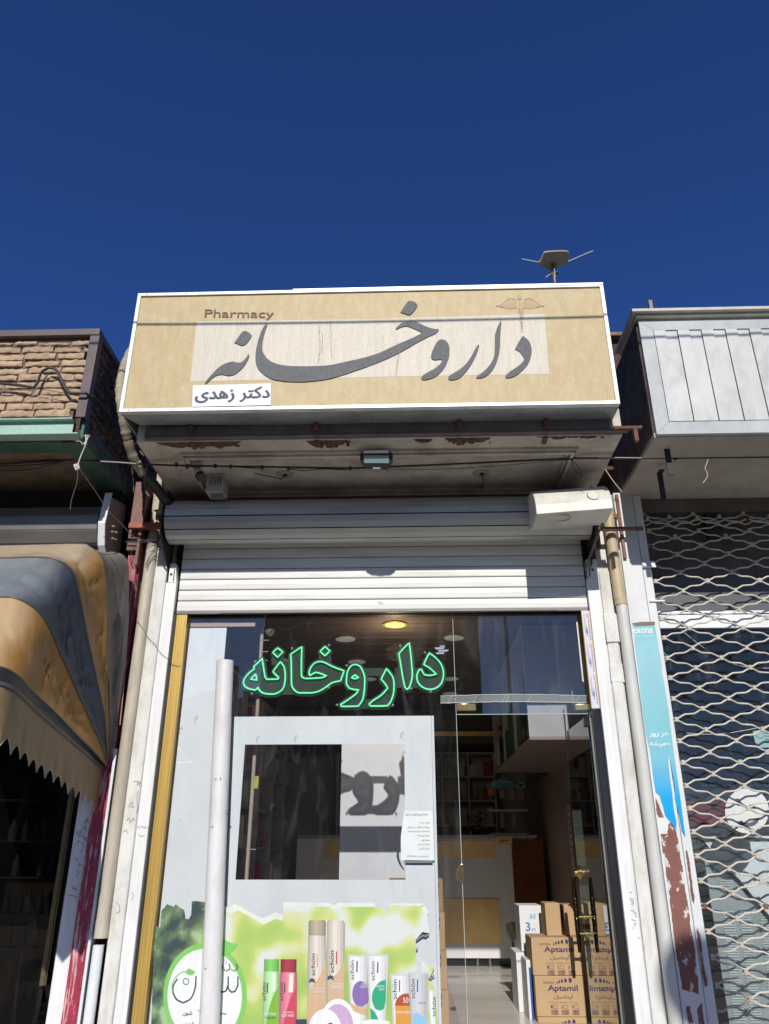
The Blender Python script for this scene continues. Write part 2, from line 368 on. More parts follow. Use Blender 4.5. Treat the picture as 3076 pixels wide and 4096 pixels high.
# graffiti numbers pencilled on the pier
# ================================================================= left shop building (brick)
XK = -2.0
lb = thing('brick_shop_building', 'neighbouring shop with worn yellow brick parapet over a green steel beam', 'building', (-3.2, 5, 0))
def bricks(mb, u0, u1, z0, z1, face, at, bl, bh, gap, depth, mi=0, jit=.0025, rnd=.25):
    """real bricks, each one slightly out of line"""
    z = z0; row = 0
    while z < z1-.012:
        h = min(bh, z1-z); u = u0-random.uniform(0, bl)
        while u < u1:
            L = bl*random.uniform(.72, 1.12)
            a, b = max(u, u0), min(u+L, u1)
            if b-a > .03:
                d = depth*random.uniform(.5, 1.15)
                zz = z+random.uniform(-.003, .003); hh = h-gap*random.uniform(.6, 1.7)
                c = []
                n = max(3, int((b-a)/.022))
                for i in range(n+1):      # chipped face: several small columns per brick
                    t = i/n; c.append((a+(b-a)*t, random.uniform(-jit, jit), random.uniform(-jit, jit), random.uniform(-jit, jit)))
                vs = []
                for (uu, q1, q2, q3) in c:
                    e = -.006 if uu in (a, b) else 0
                    for dd, z_ in ((d+q1+e-.002, zz+q2), (d+q1*1.4+e+.001, zz+hh*.3), (d+q3*1.4+e, zz+hh*.75), (d+q3+e-.0025, zz+hh+q3), (-.01, zz+hh), (-.01, zz)):
                        vs.append((uu, at-dd, z_) if face == 'Y' else (at+dd, uu, z_))
                fs = []
                for i in range(n):
                    for k in range(6): fs.append((i*6+k, i*6+(k+1) % 6, (i+1)*6+(k+1) % 6, (i+1)*6+k))
                fs += [tuple(range(6)), tuple(n*6+k for k in range(6))]
                mb.add(vs, fs, mi)
            u += L+gap*random.uniform(.6, 1.6)
        z += bh; row += 1
random.seed(21)
m = MB(); m.box(-3.9, XK-.09, 4.115, 4.3, 4.095, 4.70, 1); bricks(m, -3.9, XK-.062, 4.105, 4.69, 'Y', 4.115, .20, .0545, .014, .019, jit=.0032)
m.build('brick_parapet', [brick_m, mortar_m], lb)
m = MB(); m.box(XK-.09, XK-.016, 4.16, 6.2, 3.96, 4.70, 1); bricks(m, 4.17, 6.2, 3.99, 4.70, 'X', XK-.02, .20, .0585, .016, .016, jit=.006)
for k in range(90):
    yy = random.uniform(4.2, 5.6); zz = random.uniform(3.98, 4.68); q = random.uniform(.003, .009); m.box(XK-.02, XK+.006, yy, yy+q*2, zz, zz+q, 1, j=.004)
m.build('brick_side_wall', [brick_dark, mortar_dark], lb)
m = MB(); m.box(-3.9, XK+.002, 4.075, 4.14, 4.705, 4.755); m.box(XK-.06, XK+.002, 4.14, 6.3, 4.705, 4.75); m.build('steel_capping', steel_brown, lb, bev=.003)
m = MB(); m.box(XK-.058, XK+.004, 4.082, 4.088, 4.085, 4.705); m.box(XK-.004, XK+.004, 4.088, 4.145, 4.085, 4.705); m.build('corner_angle', steel_brown, lb, bev=.002)
m = MB(); m.box(-3.9, XK-.08, 4.125, 4.133, 3.975, 4.085); m.box(-3.9, XK-.08, 4.09, 4.16, 4.078, 4.088); m.box(-3.9, XK-.02, 4.075, 4.16, 3.962, 3.972)
m.build('green_beam', green_beam, lb, bev=.002)
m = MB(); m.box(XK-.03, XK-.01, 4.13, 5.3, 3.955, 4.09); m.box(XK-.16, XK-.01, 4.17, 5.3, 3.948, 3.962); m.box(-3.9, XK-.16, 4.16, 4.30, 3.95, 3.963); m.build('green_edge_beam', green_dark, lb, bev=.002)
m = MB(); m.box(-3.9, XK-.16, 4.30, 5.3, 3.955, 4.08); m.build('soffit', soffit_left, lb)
m = MB(); m.box(-3.9, XK-.02, 4.86, 5.3, 3.80, 3.947, j=.01); m.build('rough_edge', M('dark_rubble', (.03,.022,.018), 1, var=.5, vs=20, bump=1), lb)
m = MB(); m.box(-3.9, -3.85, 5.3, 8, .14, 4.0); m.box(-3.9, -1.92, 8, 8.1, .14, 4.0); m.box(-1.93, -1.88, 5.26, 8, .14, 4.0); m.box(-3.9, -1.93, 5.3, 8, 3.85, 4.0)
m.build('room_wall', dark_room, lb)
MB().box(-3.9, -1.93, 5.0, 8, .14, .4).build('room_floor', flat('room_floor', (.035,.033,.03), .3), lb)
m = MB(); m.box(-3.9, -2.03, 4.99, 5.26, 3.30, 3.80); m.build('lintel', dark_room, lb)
gl_left = glass_mat('left_glass', (.6,.58,.55), .01, fm=.5)
MB().box(-3.9, -2.14, 5.13, 5.136, .4, 3.3).build('window_glass', gl_left, lb)
m = MB(); m.box(-2.155, -2.115, 5.10, 5.16, .9, 3.3); m.box(-2.145, -2.125, 5.092, 5.10, .9, 3.3)
m.build('window_frame', M('bronze_profile', (.20,.15,.08), .35, metal=.6, grime=((.5,.45,.35), .3, 20)), lb, bev=.002)
# red post between the shops
rp = MB(); rp.box(-1.945, -1.853, 4.97, 5.05, .14, 4.05)
random.seed(4)
for k in range(34):     # weld seams and chipped lumps down the post
    z = .5+k*.1; q = random.uniform(.005, .012); rp.box(-1.865, -1.857, 4.965, 4.985, z, z+random.uniform(.015, .04), j=.003)
o = rp.build('steel_post', red_paint, bev=.006); rq = MB(); rq.box(-1.95, -1.87, 4.93, 4.969, 3.52, 4.05); rq.box(-1.87, -1.848, 4.90, 4.969, 3.40, 4.02); rq.build('upper_flange', M('oxide_post', (.20,.10,.085), .6, var=.25, grime=((.06,.04,.035), .6, 9)), o, bev=.004); tag(o, 'peeling crimson painted steel post between the awning and the beige downpipe', 'post')
# ================================================================= right shop building (marble)
XM = 1.514
rb = thing('marble_shop_building', 'neighbouring shop faced with pale grey marble panel above a shaded soffit', 'building', (2.8, 5, 0))
m = MB(); zt, zb, f = 4.755, 3.908, .085
m.hexa([(XM,4.10,zt),(XM+f,4.10,zt-f),(XM+f,4.13,zt-f),(XM,4.13,zt)], [(XM,4.10,zb),(XM+f,4.10,zb+f),(XM+f,4.13,zb+f),(XM,4.13,zb)])
m.hexa([(XM+.001,4.10,zt),(XM+f,4.10,zt-f+.001),(XM+f,4.13,zt-f+.001),(XM+.001,4.13,zt)], [(4.2,4.10,zt),(4.2,4.10,zt-f),(4.2,4.13,zt-f),(4.2,4.13,zt)])
m.hexa([(XM+.001,4.10,zb),(XM+f,4.10,zb+f-.001),(XM+f,4.13,zb+f-.001),(XM+.001,4.13,zb)], [(4.2,4.10,zb),(4.2,4.10,zb+f),(4.2,4.13,zb+f),(4.2,4.13,zb)])
m.build('marble_border', marble_f, rb, bev=.0015)
m = MB(); x = XM+f+.002; k = 0
while x < 4.1:
    p = (0, .007)[k % 2]; m.box(x, x+.0735, 4.097+p, 4.13, zb+f+.002+(.004 if k % 2 else 0), zt-f-(.006 if k % 2 else .001), (0, 1)[(k//2) % 2] if k % 3 else 0)
    x += .0735+(.0035 if k % 2 else .0008); k += 1
m.build('marble_tiles', [marble_a, marble_b], rb, bev=.001)
m = MB(); m.box(XM-.05, 4.2, 4.04, 4.5, zt+.022, zt+.045); m.box(XM-.02, 4.2, 4.07, 4.5, zt+.002, zt+.02)
m.build('coping', coping_m, rb, bev=.003)
m = MB(); m.box(XM-.012, 4.2, 4.13, 6.5, zb+.03, zt-.01)
m.box(1.50, 1.86, 5.0, 9, 4.2, 5.26)
m.build('side_wall', M('dark_masonry', (.085,.055,.045), .95, var=.5, vs=7, grime=((.02,.015,.012), .8, 9), bump=1, bs=25, peel=((.30,.26,.22), .73, 11, (1,1,1), .04)), rb)
MB().box(1.45, 1.88, 4.94, 9, 5.262, 5.29, j=.004).build('roof_edge', M('roof_sheet', (.20,.10,.075), .8, var=.3, vs=18, grime=((.45,.35,.28), .5, 30), bump=.6), rb)
MB().box(XM-.008, 4.2, 4.13, 5.3, 3.90, 3.937).build('soffit', soffit_grey, rb, bev=.004)
m = MB()
b0 = aZ(2668, 1795, 3.90); b1 = aZ(2645, 1850, 3.90)
m.box(b0.x-.018, b0.x+.018, b0.y, b0.y+.008, 3.72, 3.90); m.build('hanging_bracket', black_m, rb, bev=.002); m = MB(); m.box(b1.x-.02, b1.x+.016, b1.y+.05, b1.y+.058, 3.66, 3.85); m.box(b1.x-.02, b1.x+.016, b1.y, b1.y+.06, 3.845, 3.853)
m.build('hanging_bracket', black_m, rb, bev=.003)
m = MB(); m.box(1.62, 4.2, 5.02, 5.3, 3.80, 3.90); m.box(1.66, 4.2, 5.17, 5.3, 3.36, 3.80)
m.build('lintel', M('lintel_dark', (.11,.10,.09), .8, var=.3), rb)
m = MB(); m.box(1.455, 1.585, 4.95, 5.15, .14, 3.92); m.box(1.589, 1.645, 4.957, 5.15, .14, 3.90)
m.build('corner_post', M('post_paint', (.66,.68,.68), .5, var=.05, grime=((.33,.31,.28), .35, 5, (1,1,.4)),
        peel=((.17,.075,.055), .74, 7, (1.6,1.6,.45), .008)), rb, bev=.004)
p0 = aY(2600, 1200, 4.4)
MB().box(p0.x-.012, p0.x+.012, 4.4, 4.42, 4.7, p0.z, j=.004).build('roof_stub', steel_brown, rb)
# shopfront of the right shop, behind the grille
slate = M('slate_board', (.085,.092,.105), .5, var=.1, vs=2)
navy = M('navy_film', (.012,.018,.035), .12, var=.3, vs=2, spec=.6)
YR = 5.16
zbar0, zbar1 = aY(2800, 2515, YR).z, aY(2800, 2462, YR).z
m = MB(); m.box(1.66, 4.2, YR, YR+.02, zbar1+.012, 3.36); m.build('fascia_board', slate, rb)
m = MB(); m.box(1.66, 4.2, YR-.02, YR+.04, zbar0, zbar1); m.box(1.66, 4.2, YR-.012, YR, zbar1+.010, zbar1+.03); m.build('transom_bar', white_paint, rb, bev=.003)
MB().box(1.66, 4.2, YR+.01, YR+.016, zFL if False else .5, zbar0).build('window_glass', glass_mat('right_glass', (.93,.95,.96), .02, fm=1.0), rb)
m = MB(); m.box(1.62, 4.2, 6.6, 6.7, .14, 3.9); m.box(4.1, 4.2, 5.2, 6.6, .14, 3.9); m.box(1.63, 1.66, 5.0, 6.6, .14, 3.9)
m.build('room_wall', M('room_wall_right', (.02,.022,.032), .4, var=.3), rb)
MB().box(1.66, 4.1, 5.15, 6.6, .14, .5).build('room_floor', flat('room_floor_r', (.04,.04,.04), .4), rb)
# ================================================================= pharmacy sign
YS = 3.97
sg = thing('shop_sign', 'long weathered beige pharmacy sign box with dark calligraphy above the canopy', 'sign', (-.22, 4.0, 4.04))
SL = [aY(555,1178,YS), aY(2410,1135,YS), aY(2470,1628,YS), aY(490,1648,YS)]
x0, x1, z0, z1 = -1.735, 1.278, 4.042, 4.942
face_m = M('sign_face', (.475,.36,.175), .55, var=.07, vs=14, stretch=(2,1,.6), grime=((.57,.51,.34), .75, 20, (1.3,1,.6)), peel=((.55,.475,.28), .60, 2.2, (1,1,1), .25), bump=.12, bs=90, bstretch=(2.2,1,.5))
patch_m = M('sign_patch', (.56,.51,.415), .45, var=.07, vs=6, stretch=(5,1,.5), grime=((.44,.40,.32), .6, 5, (5,1,.3)), bump=.5, bs=32, bstretch=(4.5,1,.22))
letter_m = M('sign_letters', (.058,.064,.074), .5, var=.3, vs=30, stretch=(4,1,.6), grime=((.15,.155,.165), .45, 60, (3,1,.5)), bump=.6, bs=60, bstretch=(3,1,.5))
MB().box(x0+.02, x1-.02, YS+.004, YS+.02, z0+.02, z1-.02).build('face_panel', face_m, sg)
m = MB(); f = .023; y0 = YS-.008
m.box(x0, x1, y0, YS+.03, z1-f, z1); m.box(x0, x1, y0, YS+.03, z0, z0+f); m.box(x0, x0+f, y0, YS+.03, z0+f, z1-f); m.box(x1-f, x1, y0, YS+.03, z0+f, z1-f)
m.box(-.72, x1, y0-.004, y0, z1-.012, z1+.006)
m.build('trim', alu_trim, sg, bev=.002)
m = MB(); q = [(x0,YS+.03,z0),(x1,YS+.03,z0),(1.27,4.19,z0-.012),(-1.65,4.10,z0-.012)]
m.prism(q, (0,0,.01)); m.box(x0, x0+.008, YS+.03, 4.3, z0+.01, z1); m.box(x1-.008, x1, YS+.03, 4.3, z0+.01, z1); m.box(x0, x1, YS+.03, 4.3, z1-.008, z1); m.box(x0, x1, 4.3, 4.308, z0, z1)
m.box(.36, .366, YS+.01, 4.12, z0-.003, z0+.002); m.box(.50, .506, YS+.01, 4.12, z0-.003, z0+.002)
for xx in (-1.5, -.9, -.2, .7, 1.2): m.cyl((xx, 4.06, z0-.004), (xx, 4.06, z0-.012), .006, 8)
m.build('sheet_metal_casing', galv, sg)
Yp = YS+.003
m = MB(); P = [aY(*p, Yp) for p in [(787,1286),(1500,1276),(2178,1255),(2198,1496),(1500,1508),(760,1527)]]
m.prism(P, (0,.004,0)); m.build('pale_patch', patch_m, sg)
# calligraphy traced on the sign
S = 3.194
def zt_(pts, n): return conv(pts, (780,1240,1680)[n-1], 1180, S)
big = zt_([(905,375),(915,363),(925,372),(920,400),(900,450),(880,520),(865,590),(858,660),(865,720),(890,770),(930,820),(1000,865),(1100,895),(1250,910),(1400,912),(1550,910)], 1) \
    + zt_([(200,903),(300,890),(500,845),(700,800),(900,735),(1100,640),(1300,555),(1440,485),(1380,455),(1300,420),(1240,400),(1200,402),(1150,420),(1110,438),(1095,436),(1105,415),(1150,375),(1200,345),(1250,332),(1310,330),(1370,350),(1450,390),(1520,418),(1590,435),(1648,440),(1625,475),(1580,505),(1520,530),(1440,572),(1350,620),(1250,680),(1140,740),(1000,808),(850,870),(700,928),(550,980),(400,1030),(250,1070),(100,1095),(0,1105)], 2) \
    + zt_([(1400,1110),(1300,1112),(1200,1108),(1100,1098),(1000,1080),(920,1045),(850,990),(805,940),(780,880),(772,800),(778,720),(795,630),(820,540),(850,460),(880,405)], 1)
shapes = [big,
 zt_([(500,615),(545,555),(590,490),(622,464),(665,468),(700,490),(727,518),(705,560),(675,600),(640,635),(600,647),(560,635),(530,620)], 1),
 zt_([(130,1140),(135,1110),(220,1010),(300,930),(370,885),(440,860),(495,853),(540,865),(590,862),(625,835),(655,800),(680,765),(692,760),(696,775),(675,830),(640,890),(600,940),(550,985),(500,1018),(440,1033),(400,1028),(350,1018),(290,1025),(240,1050),(190,1090),(150,1125)], 1),
 zt_([(1155,222),(1190,170),(1230,110),(1262,74),(1310,83),(1350,103),(1375,130),(1355,170),(1320,215),(1290,245),(1255,254),(1215,240),(1180,230)], 2),
 zt_([(275,568),(320,580),(355,615),(375,665),(378,720),(370,790),(345,860),(310,930),(260,990),(200,1040),(130,1070),(60,1085),(25,1080),(15,1060),(40,1025),(100,990),(180,945),(240,900),(275,855),(278,828),(240,825),(190,832),(150,815),(140,790),(150,740),(175,680),(205,620),(235,583)], 3),
 zt_([(752,633),(757,645),(745,690),(715,770),(670,860),(620,940),(560,1010),(500,1060),(430,1085),(375,1085),(360,1065),(370,1035),(430,1000),(510,950),(580,890),(640,810),(680,740),(710,680),(740,640)], 3),
 zt_([(1038,325),(1040,350),(1030,450),(1025,560),(1020,680),(1000,790),(960,900),(910,980),(850,1030),(790,1058),(740,1062),(715,1060),(740,1030),(800,990),(870,920),(920,850),(945,790),(955,700),(955,600),(958,510),(975,450),(1000,390),(1030,335)], 3),
 zt_([(1311,523),(1350,550),(1390,590),(1415,640),(1427,700),(1420,770),(1395,850),(1350,920),(1290,980),(1220,1030),(1160,1055),(1110,1060),(1090,1045),(1110,1015),(1170,965),(1240,920),(1300,870),(1330,830),(1325,800),(1300,760),(1260,715),(1213,695),(1240,640),(1275,580)], 3)]
m = MB()
for s in shapes: m.prism(sm(s, YS, True, 3), (0,-.0025,0))
m.build('calligraphy', letter_m, sg)
m = MB(); random.seed(40)
for (xa_, ya_, xb_, yb_) in ((1276,1300,1280,1400),(1280,1400,1274,1448),(1322,1285,1326,1430),(1590,1370,1596,1420),(1594,1420,1583,1508),(1288,1330,1290,1410)):
    pts = [(xa_+(xb_-xa_)*t/6+random.uniform(-1.5,1.5), ya_+(yb_-ya_)*t/6) for t in range(7)]
    m.tube([aY(x, y, YS-.003) for x, y in pts], .0012, 4)
m.build('crease', flat('crease_brown', (.38,.32,.25)), sg)
m = MB()
for i_ in range(12):
    for zz_ in (z0+.011, z1-.011): xx_ = x0+.06+i_*(x1-x0-.12)/11; m.cyl((xx_, y0-.0015, zz_), (xx_, y0+.002, zz_), .0045, 8)
m.build('screw', flat('screw_grey', (.22,.21,.19), .4), sg)
m = MB(); Y = YS-.001
tl, tr, bl, br = (818,1239), (1096,1242), (816,1277), (1093,1273)
text(m, 'Pharmacy', [aY(817,1278,Y), aY(1094,1280,Y), aY(1097,1240,Y), aY(820,1237,Y)], bold=.004)
m.build('latin_lettering', flat('brown_letters', (.13,.075,.035), .6), sg)
# caduceus emblem, faded pink
m = MB(); Y = YS+.001
def z3(p): return conv(p, 1680, 1180, S)
m.prism(onY(ell(*conv([(1273,35)], 1680, 1180, S)[0], 8.5, 8.5), Y), (0,-.001,0), 1)
m.prism(onY(ell(*conv([(1276,32)], 1680, 1180, S)[0], 6.5, 6), Y-.001), (0,-.001,0))
m.prism(onY(z3([(1262,62),(1288,62),(1300,430),(1303,435)]), Y), (0,-.001,0)); m.prism(onY(z3([(1288,200),(1292,200),(1306,440),(1302,440)]), Y-.0012), (0,-.001,0), 1)
for sgn in (-1, 1):
    cxx = 1278
    def w(a): return z3([(cxx+sgn*(x), y) for x, y in a])
    top = [(48,105),(52,75),(75,52),(120,45),(160,58),(200,90),(240,120),(310,145)]
    m.tube(sm(w(top), Y, False, 3), .0022, 5, mi=1, flatY=.3)
    for i in range(11):
        a = top[1+int(i*.55)]; m.tube(sm(w([(60+i*20, 95+i*4.5), (70+i*16, 125+i*3), (40+i*22, 172-i*2.2)]), Y, False, 3), .0011, 4, mi=0 if i % 3 else 1, flatY=.3)
    m.prism(onY(w([(50,80),(80,56),(125,50),(170,72),(240,125),(290,145),(200,165),(120,178),(60,170),(45,130)]), Y+.0012), (0,-.0006,0), 2)
for i in range(5):
    y = 200+i*62; r = 34-i*5; s_ = 1 if i % 2 else -1
    m.tube([aY(p[0], p[1], Y) for p in ell(*z3([(1290+i*3, y)])[0], r/S, 24/S, 14, 100 if s_ < 0 else -80, 260 if s_ < 0 else 80)], .0016, 5, mi=1, flatY=.3)
    m.tube([aY(p[0], p[1], Y) for p in ell(*z3([(1290+i*3, y)])[0], r/S, 24/S, 14, -80 if s_ < 0 else 100, 80 if s_ < 0 else 260)], .0011, 5, mi=0, flatY=.3)
m.build('winged_staff_emblem', [flat('faded_pink', (.50,.385,.26)), flat('faded_mauve', (.38,.29,.22)), flat('wing_tint', (.49,.37,.20))], sg)
# white name plate
m = MB(); Y = YS-.003
m.prism(onY([(772,1542),(1084,1534),(1083,1621),(768,1628)], Y), (0,-.002,0))
npl = m.build('name_plate', flat('plate_white', (.74,.75,.86), .5), sg)
m = MB()
for i_, (ox, oz) in enumerate(((0,0),(3,0),(-2.6,.5),(0,2.2),(1.5,-1.8))): text(m, 'دکتر زهدی', [aY(781+ox,1611+oz,Y-.0025-i_*.0002), aY(1078+ox,1604+oz,Y-.0025-i_*.0002), aY(1076+ox,1546+oz,Y-.0025-i_*.0002), aY(782+ox,1553+oz,Y-.0025-i_*.0002)])
m.build('name_lettering', flat('plate_ink', (.06,.06,.08), .6), npl)
# ================================================================= antenna on the roof
an = thing('wifi_antenna', 'beige panel antenna with two thin white rods on a mast behind the sign', 'antenna', tuple(aY(2214,1200,4.5)))
Y = 4.5
m = MB(); out_ = [(2178,1010),(2192,1006),(2250,1003),(2274,1006),(2277,1018),(2272,1050),(2258,1062),(2240,1066),(2222,1077),(2212,1088),(2196,1080),(2180,1072),(2160,1060),(2157,1050),(2164,1040),(2174,1018)]
A = [aY(p.x, p.y, Y) for p in catmull(out_, True, 3, 70)]
# tilted slab: lower edge nearer to the street, upper edge further back
def tilt(x, y):        # underside plane leaning out over the street
    d = ray(x, y); k = 1.9; t = (Y+k*(5.55-CZ))/(d[1]+k*d[2]); return Vector((d[0]*t, d[1]*t, CZ+d[2]*t))
A = [tilt(p.x, p.y) for p in catmull(out_, True, 3, 70)]
m.prism(A, (0,.026,.030)); 
m.build('panel_housing', M('antenna_beige', (.44,.385,.26), .55, var=.08, grime=((.2,.16,.1), .4, 20)), an, bev=.004)
m = MB(); c = aY(2212,1062,Y-.04)
m.cyl(tilt(2213,1052)+Vector((0,-.01,-.01)), aY(2216,1092,Y), .017, 12, r2=.010); m.build('stem', black_m, an, smooth=True)
m = MB(); b_ = aY(2217,1160,Y); m.cyl((b_.x+.004,Y,b_.z-.25), aY(2213,1082,Y), .014, 12); m.build('mast', steel_brown, an, smooth=True)
m = MB(); m.box(1.075, 1.135, Y-.012, Y+.012, 5.497, 5.506); m.box(1.08, 1.092, Y-.012, Y, 5.47, 5.505); m.build('clamp', black_m, an)
for a, b in (((2086,1036),(2162,1050)), ((2272,1046),(2372,1003)), ((2182,1110),(2208,1092))):
    MB().cyl(aY(*a, Y), aY(*b, Y), .0035, 8).build('rod', cable_w, an, smooth=True)
m = MB(); m.tube([aY(*p, Y-.03) for p in [(2216,1075),(2220,1090),(2219,1115),(2222,1150)]], .003, 6); m.build('lead', cable_w, an, smooth=True)
# ================================================================= floodlight under the canopy
fl = thing('floodlight', 'small black LED floodlight with heat sink fins under the canopy edge', 'floodlight', (-.19, 4.32, 3.9))
Yf = 4.28
m = MB(); out_ = [(1442,1826),(1450,1817),(1562,1817),(1571,1826),(1571,1848),(1566,1856),(1548,1872),(1468,1872),(1446,1856),(1440,1846)]
F_ = onY(out_, Yf); 
def ftilt(p, d): return Vector((p.x, Yf-(p.z-3.83)*.55+d, p.z+d*.45))
m.prism([ftilt(p, 0) for p in F_], (0,.028,.016)); m.build('housing', black_m, fl, bev=.004)
m = MB(); m.prism([ftilt(p, -.003) for p in onY([(1455,1829),(1556,1829),(1556,1853),(1457,1853)], Yf)], (0,.002,.001)); m.build('lens', M('lamp_glass', (.25,.33,.34), .12, var=.1, coat=.5), fl)
m = MB(); m.prism([ftilt(p, -.004) for p in onY([(1454,1815),(1555,1813),(1556,1822),(1454,1823)], Yf)], (0,.004,.003)); m.build('pale_bar', M('raw_alu', (.7,.66,.62), .4, metal=.3), fl)  # pale strip along the top edge of the housing
m = MB()
for i in range(11):
    p = aY(1461+i*8.7, 1804, 4.34); m.box(p.x-.001, p.x+.001, 4.31, 4.35, p.z-.012, p.z+.014)
p = aY(1462,1806,4.34); q = aY(1548,1806,4.34); m.box(p.x-.006, q.x+.006, 4.312, 4.35, p.z-.025, p.z-.012)
m.build('heat_sink', M('sink_alu', (.36,.35,.34), .4, metal=.6), fl)
m = MB(); m.box(-.26, -.12, 4.33, 4.35, 3.895, 3.94); m.build('bracket', black_m, fl)
m = MB(); m.prism([ftilt(p, -.003) for p in onY([(1491,1866),(1521,1866),(1521,1871),(1491,1871)], Yf)], (0,.002,.001)); m.build('maker_plate', flat('plate_grey', (.4,.4,.4)), fl)
# ================================================================= security camera and louvred box
c0 = aZ(782,1853,3.94)
cam_o = thing('security_camera', 'white bullet security camera hanging from the left end of the soffit', 'camera', tuple(c0))
cw = flat('camera_white', (.50,.51,.51), .4)
m = MB(); m.disc((c0.x, c0.y, 3.918), .045, (0,0,1), .021, ry=.045); m.build('mount', cw, cam_o, bev=.003)
m = MB(); e = aY(788,1885,c0.y); m.tube([(c0.x,c0.y,3.925), (c0.x+.004,c0.y,e.z+.01), (e.x+.004,e.y,e.z)], .011, 10); m.build('arm', cw, cam_o, smooth=True)
d0 = aY(790,1884,c0.y); d1 = aY(812,1922,c0.y-.05)
dr = (d1-d0).normalized()
m = MB(); m.tube([d0-dr*.012, d0, d0+dr*.055], [.020,.030,.032], 18); m.build('body', cw, cam_o, bev=.002)
m = MB(); m.tube([d0+dr*.0552, d0+dr*.088], [.033,.033], 18); m.tube([d0+dr*.088, d0+dr*.0885], [.02,.02], 14); m.build('lens_hood', black_gloss, cam_o, bev=.002)
xa, xb = aY(822,1950,4.60).x, aY(893,1950,4.60).x; ya, yb, za = 4.60, 4.74, 3.808
vb = thing('louvred_box', 'small grey louvred siren box fixed below the soffit beside the security camera', 'siren box', ((xa+xb)/2, ya, za))
bm_ = flat('siren_grey', (.38,.38,.36), .5)
m = MB(); m.box(xa, xb, ya, yb, za, 3.939); m.build('casing', bm_, vb, bev=.004)
m = MB()
for i in range(5):
    x = xa+.028+i*.017; m.box(x, x+.004, ya-.002, ya+.001, za+.045, za+.11)
    m.box(x, x+.006, ya+.035, ya+.10, za-.002, za+.001)
m.build('louvres', black_m, vb)
# ceiling lamp holes in the soffit
for (px, py), lab in (((1138,1897), 'capped lamp rose with loose wire on the soffit, beside the louvred box'), ((1925,1892), 'open lamp rose with a dangling wire on the soffit, near the shutter motor box')):
    p = aZ(px, py, 3.94)
    t = thing('lamp_rose', lab, 'lamp rose', (p.x, p.y, 3.935), 'lamp roses on the canopy soffit')
    MB().disc((p.x, p.y, 3.934), .058, (0,0,1), .005).build('cover', M('rose_cover', (.37,.32,.25), .8, var=.15), t, bev=.001)
    m = MB(); m.disc((p.x+.005, p.y, 3.929), .016, (0,0,1), .005, mi=0)
    if px > 1500: m.tube([(p.x+.005,p.y,3.93),(p.x+.012,p.y,3.87),(p.x-.004,p.y,3.84),(p.x+.003,p.y,3.81)], .003, 6); m.box(p.x-.02, p.x+.01, p.y-.003, p.y+.003, 3.83, 3.842)
    else: m.tube([(p.x,p.y,3.93),(p.x-.02,p.y,3.90),(p.x-.05,p.y-.03,3.90),(p.x-.13,p.y-.1,3.885),(p.x-.17,p.y-.15,3.875)], .0035, 6)
    m.build('loose_wire', cable_m, t, smooth=True)
# ================================================================= roller shutter of the pharmacy
rs = thing('roller_shutter', 'white slatted roller shutter rolled up over the pharmacy entrance', 'roller shutter', (-.18, 5.0, .7))
YC = 5.03
m = MB(); xs0, xs1 = -1.575, 1.207; hs = .0765; z = 3.105; k = 0
prof = []
while z < 3.62:       # slightly bowed slats with a darker painted groove between them
    for t, d in ((0,.002),(.02,-.004),(.09,-.007),(.5,-.0085),(.85,-.007),(.93,-.004),(.94,.002),(.998,.002)): prof.append((YC+d, z+hs*t))
    z += hs
for i in range(len(prof)-1):
    m.grid([[(x, *prof[i+q]) for q in (0, 1)] for x in (xs0, xs1)], 1 if i % 8 in (5, 6, 7) else 0)
groove_m = flat('slat_groove', (.24,.235,.22), .6)  # dark colour strengthens the groove shade, besides dirt
m.build('curtain', [slat_m, groove_m], rs)
m = MB(); m.box(xs0, xs1, YC-.012, YC+.012, 3.085, 3.104); m.box(xs0+.3, xs1-.2, YC-.016, YC-.012, 3.086, 3.09); m.build('bottom_rail', M('bottom_rail', (.16,.15,.14), .5, metal=.4), rs, bev=.002)
cz, cy, rr = 3.70, 4.865, .150
m = MB(); pr = []; n = 11
for i in range(n):
    a0 = 2*pi*i/n+.42; a1 = 2*pi*(i+1)/n+.42
    for t in (.0, .045, .5, .955):
        a = a0+(a1-a0)*t; q = rr*(1.0 if t else .95)*(1-.010*abs(t-.5)*2)+i*.0012; pr.append((cy-cos(a)*q, cz+sin(a)*q))
pr.append(pr[0])
for i in range(len(pr)-1):
    m.grid([[(x, *pr[i+q]) for q in (0, 1)] for x in (-1.635, 1.235)], 1 if i % 4 in (0, 3) else 0)
m.build('roll', [roll_m, flat('roll_groove', (.05,.05,.05), .6)], rs)  # roll grooves darkened in colour too, for gap shade and dirt
for x in (-1.64, 1.236): MB().disc((x, cy, cz), rr*.93, (1,0,0), .006, n=24).build('roll_end', black_m, rs)
m = MB(); m.grid([[(x, y, z) for y, z in ((4.90,3.56),(4.96,3.575),(5.02,3.60))] for x in (xs0, xs1)]); m.build('entry_slat', slat_m, rs)
